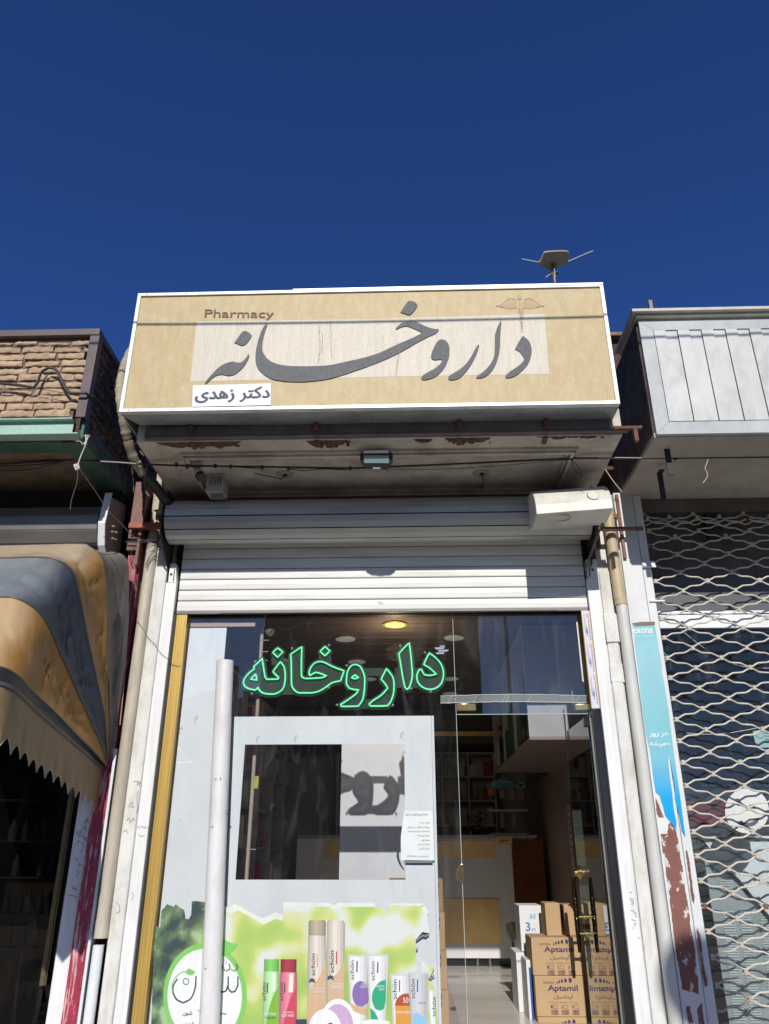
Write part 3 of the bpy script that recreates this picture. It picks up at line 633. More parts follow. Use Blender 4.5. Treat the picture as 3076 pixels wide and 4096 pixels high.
for x0_, x1_ in ((-1.66, -1.587), (1.212, 1.292)):
    m = MB(); m.box(x0_, x1_, 4.985, 5.075, .14, 3.30)
    P = [(x0_+.012, 4.985, 3.30), (x1_, 4.985, 3.30), (x1_-.02 if x0_ < 0 else x1_, 4.985, 3.44), (x0_+.012, 4.985, 3.44)]
    m.prism(P, (0,.09,0))
    o = m.build('guide_rail', white_steel, rs, bev=.004)
    m = MB(); bx = x0_+.03 if x0_ < 0 else x0_+.045
    m.cyl((bx,4.978,3.36), (bx,4.986,3.36), .008, 10); m.box(bx-.003+(.02 if x0_ < 0 else -.02), bx+.003+(.02 if x0_ < 0 else -.02), 4.982, 4.9855, 3.31, 3.40)
    if x0_ > 0: m.cyl((bx,4.978,3.41), (bx,4.986,3.41), .008, 10)
    m.build('bolt', black_m, rs)
for x0_, s_ in ((-1.66, 1), (1.25, 1)):
    m = MB(); m.prism([(x0_, y, z) for y, z in ((4.72,3.87),(5.05,3.92),(5.05,3.33),(4.99,3.38),(4.74,3.56))], (.006,0,0))
    m.build('side_plate', M('side_plate', (.035,.022,.02), .6, var=.3), rs)
# scribble on the lowest slat
m = MB()
for i in range(4): m.tube([aY(1508+i*2, 2404+i*3.4, YC-.013), aY(1530+i*1.5, 2405+i*3.2, YC-.013)], .0008, 4)
m.build('scribble', ink, rs)
# motor cover
mc = thing('shutter_motor_cover', 'cream sheet metal motor cover with a round cap at the right end of the shutter', 'motor cover', (1.05, 4.6, 3.5))
def prof_m(x, dz): return [(x, y, z+dz) for y, z in ((4.608,3.518),(4.432,3.536),(4.436,3.60),(4.462,3.665),(4.502,3.712),(4.545,3.745),(4.60,3.765),(4.731,3.79),(4.76,3.56))]
m = MB(); m.hexa  # noqa
a, b = prof_m(.812, 0), [(x, y-.01, z) for x, y, z in prof_m(1.29, .03)]; n = len(a)
m.add(a+b, [list(range(n))[::-1], list(range(n, 2*n))]+[(i, (i+1) % n, n+(i+1) % n, n+i) for i in range(n)])
m.build('casing', motor_m, mc, bev=.005)
m = MB(); p = aY(2372,1988,4.452); nv = Vector((0,-.93,.36)).normalized(); cc = Vector((p.x, 4.451, p.z+.004)); m.disc(cc+nv*.012, .036, nv*-1, .02, mi=0); m.build('round_cap', motor_m, mc, bev=.002)
m = MB(); m.tube([cc+nv*.006+Vector((cos(t*.3)*.038, sin(t*.3)*.038*.36, sin(t*.3)*.038*.93)) for t in range(21)], .0022, 5, closed=True); m.build('cap_ring', flat('ring_dark', (.10,.09,.08)), mc, smooth=True)
m = MB(); c = Vector((.985, 4.50, 3.5385)); m.tube([(c.x+cos(t*.3)*.05, c.y+sin(t*.3)*.040, c.z-sin(t*.3)*.004) for t in range(21)], .0016, 5, closed=True)
m.tube([(1.045,4.52,3.546),(1.28,4.47,3.562)], .0016, 5); m.build('seam', flat('seam_dark', (.12,.10,.08)), mc)
m = MB(); m.hexa([(1.262,4.60,3.56),(1.275,4.60,3.56),(1.275,4.62,3.56),(1.262,4.62,3.56)], [(1.20,4.98,3.36),(1.213,4.98,3.36),(1.213,5.0,3.36),(1.20,5.0,3.36)]); m.build('stay', M('stay_steel', (.12,.09,.08), .5), mc)
# ================================================================= glass shopfront
clear = glass_mat('clear_glass', (.99,.99,.995), .014, base=.012, fm=1.5)
sf = thing('glass_shopfront', 'fixed glass shopfront with a gold aluminium frame and a clear pane over the doorway', 'shop window', (-.2, YG, ZFL))
XJ = .303; XD1 = 1.145; zt0 = 2.418
MB().box(-1.50, XJ-.0015, YG-.005, YG+.005, ZFL-.1, 3.2).build('fixed_pane', clear, sf)
MB().box(XJ+.0015, 1.165, YG-.005, YG+.005, zt0, 3.2).build('transom_pane', clear, sf)
m = MB(); edge = flat('glass_edge', (.55,.62,.58), .25)
m.box(XJ-.0012, XJ+.0012, YG-.004, YG+.004, ZFL, 3.2); m.box(XJ+.002, 1.145, YG-.0055, YG+.0055, zt0-.003, zt0-.0002); m.build('pane_edge', edge, sf)
m = MB(); m.box(-1.572, -1.50, YG-.055, YG+.04, .14, 3.083); 
for i, x in enumerate((-1.560,-1.543,-1.515)): m.box(x, x+.004, YG-.0585, YG-.055, .14, 3.083)
m.build('gold_frame', gold, sf, bev=.003)
MB().box(-1.587, -1.573, YG-.06, YG+.02, .14, 3.083).build('black_gasket', black_m, sf)
MB().box(1.165, 1.213, YG-.06, YG+.05, .14, zt0+.02).build('black_jamb', black_gloss, sf, bev=.003)
# gold profile still wrapped in printed protective film
film = M('protective_film', (.62,.63,.70), .3, var=.05, bump=.3, bs=25)
m = MB(); m.box(1.158, 1.163, YG-.07, YG-.055, 2.44, 3.083); m.box(1.208, 1.212, YG-.07, YG-.055, 2.44, 3.083); m.build('gold_edge', gold, sf)
m = MB(); m.box(1.163, 1.208, YG-.066, YG-.02, 2.44, 3.083)
ff = m.build('wrapped_frame', film, sf)
m = MB(); yf = YG-.0668
for i in range(3):
    z = 2.47+i*.205
    text(m, 'LorenzoLine', [(1.2035,yf,z+.155),(1.2035,yf,z),(1.193,yf,z),(1.193,yf,z+.155)][0:4], 0, .01)
    text(m, 'LorenzoLine', [(1.178,yf,z+.05+.12),(1.178,yf,z+.05),(1.168,yf,z+.05),(1.168,yf,z+.17)], 0)
    m.box(1.19, 1.204, yf, yf+.0003, z+.162, z+.178, 1); m.box(1.192, 1.202, yf-.0003, yf, z+.166, z+.174, 2)
    m.prism([(1.184,yf,z+.02),(1.190,yf,z+.06),(1.184,yf,z+.10),(1.178,yf,z+.06)], (0,.0003,0), 3)
    text(m, 'پنجره', [(1.1855,yf-.0004,z+.085),(1.1855,yf-.0004,z+.035),(1.1825,yf-.0004,z+.035),(1.1825,yf-.0004,z+.085)], 2)
m.build('film_print', [flat('film_navy', (.07,.09,.22)), flat('film_red', (.5,.05,.05)), flat('film_white', (.7,.7,.75)), flat('film_blue', (.07,.18,.5))], ff)
m = MB(); m.box(1.130, 1.140, YG-.012, YG-.006, 2.62, 3.02); m.build('bare_film_strip', flat('pale_film', (.60,.60,.50), .3), sf)
# brass patch fittings
for (a, b) in (((1827,2813),(1903,2842)), ((2301,2815),(2390,2841))):
    p, q = aY(a[0], b[1], YG-.012), aY(b[0], a[1], YG-.012)
    m = MB(); m.box(p.x, q.x, YG-.016, YG+.016, p.z, q.z); m.build('brass_fitting', brass, sf, bev=.004)
m = MB(); P = [aY(x, y, YG-.007) for x, y in ell(1851,3492,28,37,20,85,275)]; m.prism(P, (0,-.012,0)); m.build('lock_strike', brass, sf, bev=.003)
# clear parcel tape across the joint
tp = M('parcel_tape', (.50,.53,.50), .15, var=.1, alpha=.35, spec=.9, coat=.5)
m = MB(); n = 40; lo = []; up = []
for i in range(n+1):
    x = 1762+(2345-1762)*i/n; t = i/n
    lo.append(aY(x, 2813-6*sin(t*3)+random.uniform(-1,1), YG-.007-random.uniform(0,.002))); up.append(aY(x, 2787-7*sin(t*3)-2+random.uniform(-1,1), YG-.0065-random.uniform(0,.003)))
m.grid([lo, up]); m.build('tape_strip', tp, sf, smooth=True)
m = MB()
for L in (lo, up): m.tube([p+Vector((0,-.002,0)) for p in L], .0022, 5)
for i in (2, 9, 17, 18, 24, 37): m.tube([lo[i]+Vector((0,-.003,0)), (lo[i]+up[i+1])/2+Vector((0,-.004,0)), up[i+1]+Vector((0,-.003,0))], .0012, 4)
m.build('tape_crease', flat('tape_crease', (.62,.66,.64), .25), sf)
m = MB()
for (x, y, w, h) in ((1738,2590,40,9),(1750,2600,44,8),(1742,2610,36,8),(1756,2583,24,5)):
    p = aY(x, y, YG-.0056); m.sheet([(p.x, p.y, p.z), (p.x+w*.0017, p.y, p.z+.002), (p.x+w*.0015, p.y, p.z-h*.0012), (p.x+.01, p.y, p.z-h*.0014)])
m.build('paint_smear', flat('smear', (.32,.38,.46)), sf)
# ---- white adhesive film inside the glass, with a cut-out window
YW_ = YG+.009
sheet_m = M('white_film', (.86,.93,.99), .5, var=.03, vs=2, grime=((.52,.58,.64), .35, 3, (1,1,.5)))
ws = []
L = lambda x, y: aY(x, y, YW_)
Xa, Xb, Xc, Xd, Xe = -1.49, L(907,2512).x, L(980,2977).x, L(1617,2977).x, L(1735,2865).x
z1_, z2_, z3_, z4_ = L(800,2512).z, L(1300,2865).z, L(1300,2977).z, L(1300,3519).z
pt = lambda x, z: (x, YW_, z)
m = MB()
m.prism([pt(Xa,z1_),pt(Xb,z1_),pt(Xb,z2_),pt(Xe,z2_),pt(Xe,z3_),pt(Xa,z3_)], (0,.001,0))
m.prism([pt(Xa,z3_),pt(Xc,z3_),pt(Xc,z4_),pt(Xa,z4_)], (0,.001,0)); m.prism([pt(Xd,z3_),pt(Xe,z3_),pt(Xe,z4_),pt(Xd,z4_)], (0,.001,0))
m.prism([pt(Xa,z4_),pt(Xe,z4_),pt(Xe,ZFL),pt(Xa,ZFL)], (0,.001,0))
wf = m.build('window_film', sheet_m); tag(wf, 'milky white film covering the lower shop window, with a square cut-out', 'window film')
m = MB(); m.box(Xe-.018, Xe-.015, YW_-.002, YW_-.0005, ZFL, z2_); m.build('film_fold', flat('film_fold', (.36,.40,.43)), wf)
m = MB(); random.seed(12)
for (x, y) in ((1085,3222),(782,2872),(720,2915),(1605,2935),(1612,3010),(1180,2948),(1028,2951)):
    p = aY(x, y, YW_-.0006); m.tube([(p.x,p.y,p.z),(p.x+.008,p.y,p.z+.012),(p.x+.016,p.y,p.z),(p.x+.008,p.y,p.z-.011),(p.x+.001,p.y,p.z+.002),(p.x-.006,p.y,p.z-.016),(p.x+.006,p.y,p.z-.034)], .0016, 4)
for k in range(46):
    x = random.uniform(700, 1720); y = random.uniform(2880, 3590) if x > 900 else random.uniform(2530, 3590)
    if 985 < x < 1620 and 2970 < y < 3525: continue
    p = aY(x, y, YW_-.0006); q = random.uniform(.0006, .0024); m.box(p.x, p.x+q*random.uniform(1, 2), p.y, p.y+.0004, p.z, p.z+q*random.uniform(1, 3))
tag(m.build('glue_marks', flat('glue_mark', (.22,.24,.23)), wf), kind='stuff')
# beige paper strip above the film
m = MB(); p, q = L(752,2510), L(1022,2478); m.box(Xa, q.x, YW_, YW_+.001, p.z+.004, q.z); o = m.build('paper_strip', flat('beige_paper', (.50,.39,.30))); tag(o, 'beige paper strip at the top left of the window, above the white film', 'paper strip')
# ---- neon sign
yn = YG-.012
YN = YG+.035
neon = M('neon_green', (.2,.9,.5), .4, emit=((.12,.86,.36), .9))
nglow = M('neon_halo', (.005,.12,.035), .5, emit=((.0,.20,.06), .16))
acr = M('acrylic_plate', (.07,.10,.09), .15, var=.15, alpha=.8)
N1 = lambda p: conv(p, 940, 2520, 3.611); N2 = lambda p: conv(p, 1360, 2520, 3.611)
tubes = [
 ('o', N1([(390,410),(340,465),(275,525),(275,565),(200,625),(140,700),(122,760),(140,815),(200,850),(295,870),(330,830),(350,870),(400,910),(470,925),(570,925),(640,895),(690,850),(715,780),(725,680),(720,590),(700,520),(655,460),(600,530),(548,605),(590,650),(632,690),(620,710),(460,715),(435,680),(420,600),(405,500)])),
 ('i', N1([(290,640),(225,710),(318,725),(300,645)])),
 ('o', N1([(615,260),(690,320),(615,395),(545,325)])),
 ('o', N1([(965,240),(880,300),(805,350),(812,500),(815,700),(820,800),(850,860),(910,905),(1000,910),(1120,908),(1210,885),(1300,835),(1400,765),(1525,735),(1575,590),(1500,565),(1400,525),(1290,470),(1220,458),(1150,480),(1090,550),(1070,620),(1080,660),(1160,615),(1220,625),(1325,665),(1250,690),(1100,700),(1000,700),(960,670),(958,500)])),
 ('o', N1([(1300,240),(1370,305),(1300,375),(1228,312)])),
 ('o', N2([(230,500),(290,530),(330,600),(355,680),(355,800),(345,920),(320,1020),(265,1100),(150,1105),(20,1105),(10,1075),(100,1020),(230,925),(268,865),(200,860),(130,840),(95,780),(95,690),(110,600),(150,530),(190,505)])),
 ('i', N2([(215,650),(268,690),(215,705),(165,690)])),
 ('o', N2([(670,560),(720,620),(765,690),(780,780),(775,900),(740,1020),(690,1095),(600,1100),(440,1100),(418,1070),(480,1020),(600,940),(690,840),(660,790),(595,710),(630,640)])),
 ('o', N2([(1000,185),(920,265),(850,345),(880,520),(910,700),(940,830),(970,860),(1000,830),(1030,740),(1045,640),(1035,500),(1020,340)])),
 ('o', N2([(1290,335),(1380,400),(1450,480),(1490,580),(1490,690),(1450,790),(1360,850),(1260,855),(1170,810),(1120,740),(1110,660),(1140,580),(1170,565),(1220,650),(1300,658),(1395,640),(1300,555),(1210,500),(1250,410)]))]
ns = thing('neon_sign', 'lit green neon lettering on clear plates hanging behind the shop window', 'neon sign', (-.4, YN, 2.45))
def offset(P, d):
    n = len(P); A = sum(P[i].x*P[(i+1) % n].z-P[(i+1) % n].x*P[i].z for i in range(n)); s = 1 if A > 0 else -1; out = []
    for i in range(n):
        t = (P[(i+1) % n]-P[i-1]); t.y = 0
        if t.length < 1e-9: continue
        t.normalize(); out.append(P[i]+Vector((t.z*s*d, 0, -t.x*s*d)))
    return out
pl = MB()
for i, (kd, pts) in enumerate(tubes):
    P = sm(pts, YN, True, 4, 40)
    MB().tube(P, .0044, 6, closed=True).build('neon_tube', neon, ns, smooth=True)
    MB().tube([p+Vector((0,.009,0)) for p in P], .0110, 6, closed=True, flatY=.25).build('glow_halo', nglow, ns, smooth=True)  # wide dull green strips imitate the glow around the tubes
    if kd == 'o': pl.prism([p+Vector((0,.014+i*.0002,0)) for p in offset(P, .019)], (0,.0012,0))
def plate(fn, a, b, c, d, i): pl.prism([p+Vector((0,.017+i*.0002,0)) for p in onY(fn([(a,b),(c,b),(c,d),(a,d)]), YN)], (0,.0012,0))
plate(N1, 525, 330, 700, 500, 1); plate(N1, 640, 430, 830, 580, 2); plate(N1, 640, 765, 900, 925, 3); plate(N1, 1205, 300, 1385, 500, 4)
plate(N2, 330, 540, 620, 655, 5); plate(N2, 790, 540, 1130, 825, 6); plate(N2, 300, 990, 500, 1130, 7)
pl.build('acrylic_plate', acr, ns)
m = MB(); random.seed(3)
for (f_, x, y) in ((N1,825,270),(N1,1360,225),(N1,295,460),(N1,245,925),(N2,95,515),(N2,870,230),(N2,1225,330),(N2,765,1090),(N1,1475,1085),(N1,1355,835),(N2,1310,895),(N2,1028,850)):
    p = aY(*f_([(x, y)])[0], YN-.004)
    for k in range(3): m.tube([(p.x+cos(t)*.007*random.uniform(.6,1.2), p.y-k*.002, p.z+sin(t)*.009*random.uniform(.6,1.2)) for t in (0,1,2,3,4,5)], .0011, 4, closed=True)
    m.cyl((p.x, p.y-.02, p.z), (p.x, p.y+.02, p.z), .004, 8)
m.build('suction_hook', flat('hook_clear', (.5,.52,.5), .2), ns)
m = MB()
for path in ([(1060,2535),(1100,2570),(1130,2590),(1168,2595)], [(1098,2577),(1120,2600),(1146,2605)], [(1215,2655),(1240,2672)]): m.tube(sm(path, YN+.02, False, 4), .0011, 4)
m.build('lead', cable_m, ns)
# inside lamp with white lead near the top of the window
t = thing('clip_lamp', 'small metal clip lamp with a white lead at the top of the window', 'lamp', tuple(aY(1072,2525,5.2)))
m = MB(); p = aY(1060,2512,5.18); q = aY(1086,2530,5.16); m.tube([p, (p+q)/2, q], [.012,.026,.030], 14); m.build('reflector', M('lamp_alu', (.6,.6,.62), .25, metal=.7), t, smooth=True)
m = MB(); m.tube(sm([(1090,2483),(1110,2505),(1138,2520),(1170,2512),(1200,2498),(1240,2488),(1262,2462)], 5.15, False, 4), .0022, 5); m.box(aY(1225,2490,5.15).x, aY(1236,2490,5.15).x, 5.145, 5.155, aY(1225,2496,5.15).z, aY(1225,2488,5.15).z); m.build('lead', cable_w, t, smooth=True)
# vertical conduit behind the window with cable ties
cd = thing('conduit', 'thin beige conduit with cable ties standing behind the shop window', 'conduit', (-.97, 5.19, ZFL))
xx = aY(1046,2600,5.19).x
m = MB(); m.tube([(xx,5.19,ZFL),(xx,5.19,2.2),(xx-.004,5.19,3.0),(xx+.004,5.19,3.16)], .0125, 10); m.build('tube', M('conduit_m', (.42,.37,.31), .5), cd, smooth=True)
m = MB()
for z in (2.94, 2.86, 2.80, 1.62): m.tube([(xx+cos(a*.8)*.0145, 5.19+sin(a*.8)*.0145, z) for a in range(8)], .0022, 4, closed=True); m.box(xx+.012, xx+.05, 5.176, 5.179, z-.001, z+.002)
m.build('cable_tie', flat('tie_white', (.62,.62,.6)), cd)
MB().box(xx+.012, xx+.034, 5.176, 5.178, 1.98, 2.05, j=.006).build('yellow_tag', flat('tag_yellow', (.5,.45,.08)), cd)
# ================================================================= poster
YP = YG-.012
po = thing('torn_poster', 'torn green cosmetics poster with printed bottles along the bottom of the shop window', 'poster', (-.7, YP, ZFL))
def poster_mat():
    m = D.materials.new('poster_print'); m.use_nodes = True; nt = m.node_tree; b = nt.nodes['Principled BSDF']; b.inputs['Roughness'].default_value = .35
    tc = nd(nt, 'ShaderNodeTexCoord'); sp = nd(nt, 'ShaderNodeSeparateXYZ'); nt.links.new(tc.outputs['Object'], sp.inputs[0])
    n1 = nd(nt, 'ShaderNodeTexNoise'); n1.inputs['Scale'].default_value = 4.5; n1.inputs['Detail'].default_value = 1; nt.links.new(tc.outputs['Object'], n1.inputs['Vector'])
    n2 = nd(nt, 'ShaderNodeTexNoise'); n2.inputs['Scale'].default_value = 8; n2.inputs['Detail'].default_value = 3; nt.links.new(tc.outputs['Object'], n2.inputs['Vector'])
    r1 = nd(nt, 'ShaderNodeValToRGB'); e = r1.color_ramp.elements; e[0].position = .30; e[0].color = (.33,.52,.13,1); e[1].position = .60; e[1].color = (.66,.70,.68,1)
    x = e.new(.46); x.color = (.44,.58,.16,1); x = e.new(.52); x.color = (.60,.64,.25,1); x = e.new(.57); x.color = (.62,.68,.50,1)
    mz = nd(nt, 'ShaderNodeMapRange'); mz.inputs['From Min'].default_value = .10; mz.inputs['From Max'].default_value = .75; mz.inputs['To Min'].default_value = -.13; mz.inputs['To Max'].default_value = .055
    nt.links.new(sp.outputs[2], mz.inputs['Value']); mxx = nd(nt, 'ShaderNodeMapRange'); mxx.inputs['From Min'].default_value = .1; mxx.inputs['From Max'].default_value = .75; mxx.inputs['To Max'].default_value = .03; nt.links.new(sp.outputs[0], mxx.inputs['Value'])
    a1 = nd(nt, 'ShaderNodeMath', operation='ADD'); nt.links.new(n1.outputs['Fac'], a1.inputs[0]); nt.links.new(mz.outputs[0], a1.inputs[1]); a2 = nd(nt, 'ShaderNodeMath', operation='ADD'); nt.links.new(a1.outputs[0], a2.inputs[0]); nt.links.new(mxx.outputs[0], a2.inputs[1]); nt.links.new(a2.outputs[0], r1.inputs[0])
    r2 = nd(nt, 'ShaderNodeValToRGB'); e = r2.color_ramp.elements; e[0].position = .42; e[0].color = (.05,.075,.08,1); e[1].position = .68; e[1].color = (.36,.50,.30,1)
    x = e.new(.55); x.color = (.13,.21,.11,1); nt.links.new(n2.outputs['Fac'], r2.inputs[0])
    ad = nd(nt, 'ShaderNodeMath', operation='MULTIPLY_ADD'); ad.inputs[1].default_value = .5; nt.links.new(n1.outputs['Fac'], ad.inputs[0]); nt.links.new(sp.outputs[0], ad.inputs[2])
    mr = nd(nt, 'ShaderNodeMapRange'); mr.inputs['From Min'].default_value = -.42+.05; mr.inputs['From Max'].default_value = -.18+.05; nt.links.new(ad.outputs[0], mr.inputs[0])
    mx = nd(nt, 'ShaderNodeMix', data_type='RGBA'); nt.links.new(mr.outputs[0], mx.inputs[0]); nt.links.new(r2.outputs[0], mx.inputs[6]); nt.links.new(r1.outputs[0], mx.inputs[7])
    w = nd(nt, 'ShaderNodeTexWave'); w.inputs['Scale'].default_value = 62; w.inputs['Distortion'].default_value = .6; nt.links.new(tc.outputs['Object'], w.inputs['Vector'])
    mm = nd(nt, 'ShaderNodeMapRange'); mm.inputs['To Min'].default_value = .90; mm.inputs['To Max'].default_value = 1.0; nt.links.new(w.outputs['Fac'], mm.inputs[0])
    mu = nd(nt, 'ShaderNodeVectorMath', operation='SCALE'); nt.links.new(mx.outputs[2], mu.inputs[0]); nt.links.new(mm.outputs[0], mu.inputs['Scale'])
    nt.links.new(mu.outputs[0], b.inputs['Base Color']); return m
edge_pts = [(600,4230),(618,3716),(627,3706),(641,3710),(647,3641),(660,3628),(667,3616),(681,3622),(696,3628),(702,3617),(718,3628),(735,3638),(740,3674),(757,3676),(764,3662),(767,3605),(808,3607),(889,3619),(919,3632),(937,3614),(1000,3648),(1051,3673),(1100,3650),(1131,3660),(1133,3609),(1318,3611),(1336,3624),(1355,3611),(1498,3611),(1500,3632),(1530,3632),(1551,3650),(1557,3613),(1690,3613),(1716,3649),(1712,3690),(1718,3733),(1690,3728),(1663,3760),(1663,3842),(1667,3909),(1685,3912),(1686,3839),(1705,3857),(1737,3871),(1725,3900),(1713,3917),(1735,3945),(1744,4000),(1760,4230)]
rag_ = []
random.seed(9)
for i, p in enumerate(edge_pts):
    rag_.append(p); q = edge_pts[(i+1) % len(edge_pts)]
    if abs(p[0]-q[0])+abs(p[1]-q[1]) < 120 and i < len(edge_pts)-1 and p[1] < 4000: rag_.append(((p[0]+q[0])/2+random.uniform(-2,2), (p[1]+q[1])/2+random.uniform(-2,2)))
m = MB(); m.prism(onY(rag_, YP), (0,.001,0)); m.build('poster_sheet', poster_mat(), po)
m = MB()   # white torn border and glue scraps
for pl_ in ([(889,3619),(919,3632),(937,3614),(1000,3648),(1051,3673),(1100,3650),(1131,3660),(1131,3683),(1100,3676),(1054,3699),(1000,3668),(950,3640),(925,3658),(889,3640)], [(1133,3609),(1318,3611),(1336,3624),(1355,3611),(1498,3611),(1500,3628),(1345,3628),(1335,3638),(1320,3627),(1134,3630)], [(1557,3613),(1690,3613),(1716,3649),(1714,3663),(1690,3642),(1684,3624),(1558,3622)]):
    m.prism(onY(pl_, YP-.0004), (0,-.0003,0), 0)
for pl_ in ([(1664,3756),(1690,3737),(1702,3739),(1718,3733),(1715,3741),(1702,3750),(1692,3746),(1664,3766)], [(1664,3794),(1672,3790),(1670,3799),(1663,3804)], [(1712,3914),(1735,3900),(1740,3904),(1713,3921)], [(1684,3621),(1692,3623),(1690,3629)], [(1711,3655),(1716,3660),(1710,3663)]):
    m.prism(onY(pl_, YP-.0007), (0,-.0003,0), 1)
m.build('torn_edge', [M('torn_paper', (.62,.68,.60), .6), flat('glue_grey', (.16,.19,.20))], po)
pal = ['w:.74,.76,.77','g:.20,.52,.13','lg:.42,.68,.36','dk:.05,.06,.09','pk:.68,.20,.28','rd:.34,.045,.07','be:.62,.57,.50','go:.42,.36,.26','ta:.58,.40,.26','pu:.23,.15,.40','te:.03,.36,.19','or:.62,.30,.06','rr:.40,.08,.04','bl:.25,.50,.72','li:.52,.36,.55','gy:.55,.57,.59','mg:.20,.42,.05','hl:.80,.72,.62','cr:.55,.07,.11','bb:.05,.13,.42','pg:.62,.80,.58']
pm = []; pid = {}
for s in pal:
    k, c = s.split(':'); pid[k] = len(pm); pm.append(M('print_'+k, tuple(float(v) for v in c.split(',')), .35, var=.05, vs=8, stretch=(5,1,.4)))
m = MB(); lay = [0]
def art(pts, c, smooth=False, step=True):
    if step: lay[0] += 1
    Y = YP-.0012-lay[0]*.00025
    P = sm(pts, Y, True, 4) if smooth else onY(pts, Y)
    m.prism(P, (0,-.0002,0), pid[c])
def atext(s, x0, y0, x1, y1, c, rot=0, bold=0.): text(m, s, tq(x0, y0, x1, y1, YP-.0018-lay[0]*.00025, rot), pid[c], bold)
# logo
art([(805,3742),(840,3742),(870,3748),(905,3768),(949,3777),(935,3800),(905,3822),(870,3828),(805,3825)], 'g', True)
art(ell(820,3981,167,209,60), 'g'); art(ell(819,3985,149,190,60), 'w')
art([(860,3750),(881,3747),(915,3768),(949,3777),(937,3800),(905,3822),(875,3826),(860,3822)], 'g', True)
q = lambda p: conv(p, 600, 3560, 3.322)
def stroke(pts, r, c):
    lay[0] += 1; m.tube(sm(q(pts), YP-.0012-lay[0]*.00025, False, 4), r, 6, mi=pid[c], flatY=.12)
stroke([(612,1145),(600,1300),(545,1440),(440,1500),(350,1450),(305,1350),(315,1260),(365,1180)], .0042, 'dk')
stroke([(298,1370),(296,1250),(350,1150),(430,1092),(510,1080)], .0032, 'g')
art(q([(470,1098),(495,1055),(520,1045),(565,1065),(605,1085),(575,1120),(545,1135),(500,1120)]), 'g', True)
stroke([(478,1175),(510,1190),(515,1225),(500,1250),(470,1255),(445,1240),(442,1205),(455,1180),(478,1175)], .0020, 'dk')
stroke([(1168,1150),(1165,1270),(1130,1345),(1085,1358),(1045,1320),(1038,1260),(1040,1150)], .0040, 'dk'); stroke([(1038,1260),(1010,1340),(960,1358),(910,1330),(890,1290)], .0040, 'dk')
for cx in (1125, 1028, 925): stroke([(cx-45,1055),(cx-10,1075),(cx+25,1055),(cx+35,1015),(cx+18,980)], .0030, 'dk'); stroke([(cx-45,1045),(cx-15,1070),(cx+12,1068)], .0022, 'g')
art(q([(1005,968),(1012,950),(1022,965)]), 'dk')
atext('شون', 730, 4044, 768, 4064, 'dk', bold=.008); atext('محصولات', 866, 4045, 905, 4062, 'dk', bold=.008); atext('گیاهان', 733, 4088, 775, 4108, 'dk'); atext('حاوی', 850, 4088, 882, 4108, 'dk')
TON = {}
def tone(c, f):
    k = c+str(f)
    if k not in pid:
        b = next(q for q in pal if q.split(':')[0] == c).split(':')[1].split(','); pid[k] = len(pm)
        pm.append(M('print_'+c+'_'+str(int(f*100)), tuple(min(1, float(v)*f) for v in b), .35, var=.04, vs=8, stretch=(5,1,.4)))
    return k
def rounded(pl_, pr_l, c, prof=((0,.09,.62),(.09,.2,.8),(.2,.34,.95),(.34,.56,1.12),(.56,.75,1.0),(.75,.9,.82),(.9,1,.6))):
    # left edge line and right edge line (top to bottom); printed as bands of tone so that the pack reads as round
    lay[0] += 1
    Y = YP-.0012-lay[0]*.00025
    for a, b, f in prof:
        L = [(l[0]+(r[0]-l[0])*a, l[1]+(r[1]-l[1])*a) for l, r in zip(pl_, pr_l)]; Rr = [(l[0]+(r[0]-l[0])*b, l[1]+(r[1]-l[1])*b) for l, r in zip(pl_, pr_l)]
        m.sheet([aY(x, y, Y) for x, y in L+Rr[::-1]], pid[tone(c, f)])
def bottle(x0, x1, yc, yb, cap, body, sw, name, two, yl, capc2=None):
    rounded([(x0+3,yc+1),(x0+2,yb)], [(x1-2,yc+1),(x1-3,yb)], cap)
    rounded([(x0+2,yb),(x0,yb+8),(x0-8,4230)], [(x1-1,yb),(x1,yb+8),(x1-2,4230)], body)
    art([(x0+(x1-x0)*.55,yb+4),(x0+(x1-x0)*.80,yb+4),(x0+(x1-x0)*.76,yb+80),(x0+(x1-x0)*.5,yb+80)], 'pg' if body == 'lg' else 'hl')
    art([(x1-3,yl),(x1-22,yl+30),(x1-42,yl+90),(x0+8,yl+170),(x0,4230),(x1-4,4230)], sw, True)
bottle(1054,1117,3836,3886,'g','lg','mg','', '', 3948); bottle(1120,1188,3836,3889,'rd','pk','cr','', '', 3952)
for x, y in ((1049,3930),(1119,3930)): atext('schön', x, y, x+14, y+74, 'dk', 90); lay[0] += 1; art([(x+18,y+2),(x+23,y+2),(x+22,y+42),(x+17,y+42)], 'dk')
atext('BODY WASH', 1056, 4050, 1103, 4062, 'w'); atext('BODY WASH', 1128, 4056, 1175, 4068, 'w'); atext('Fragrant body', 1062, 4066, 1102, 4076, 'dk'); atext('Rejuvenating', 1134, 4044, 1174, 4054, 'w')
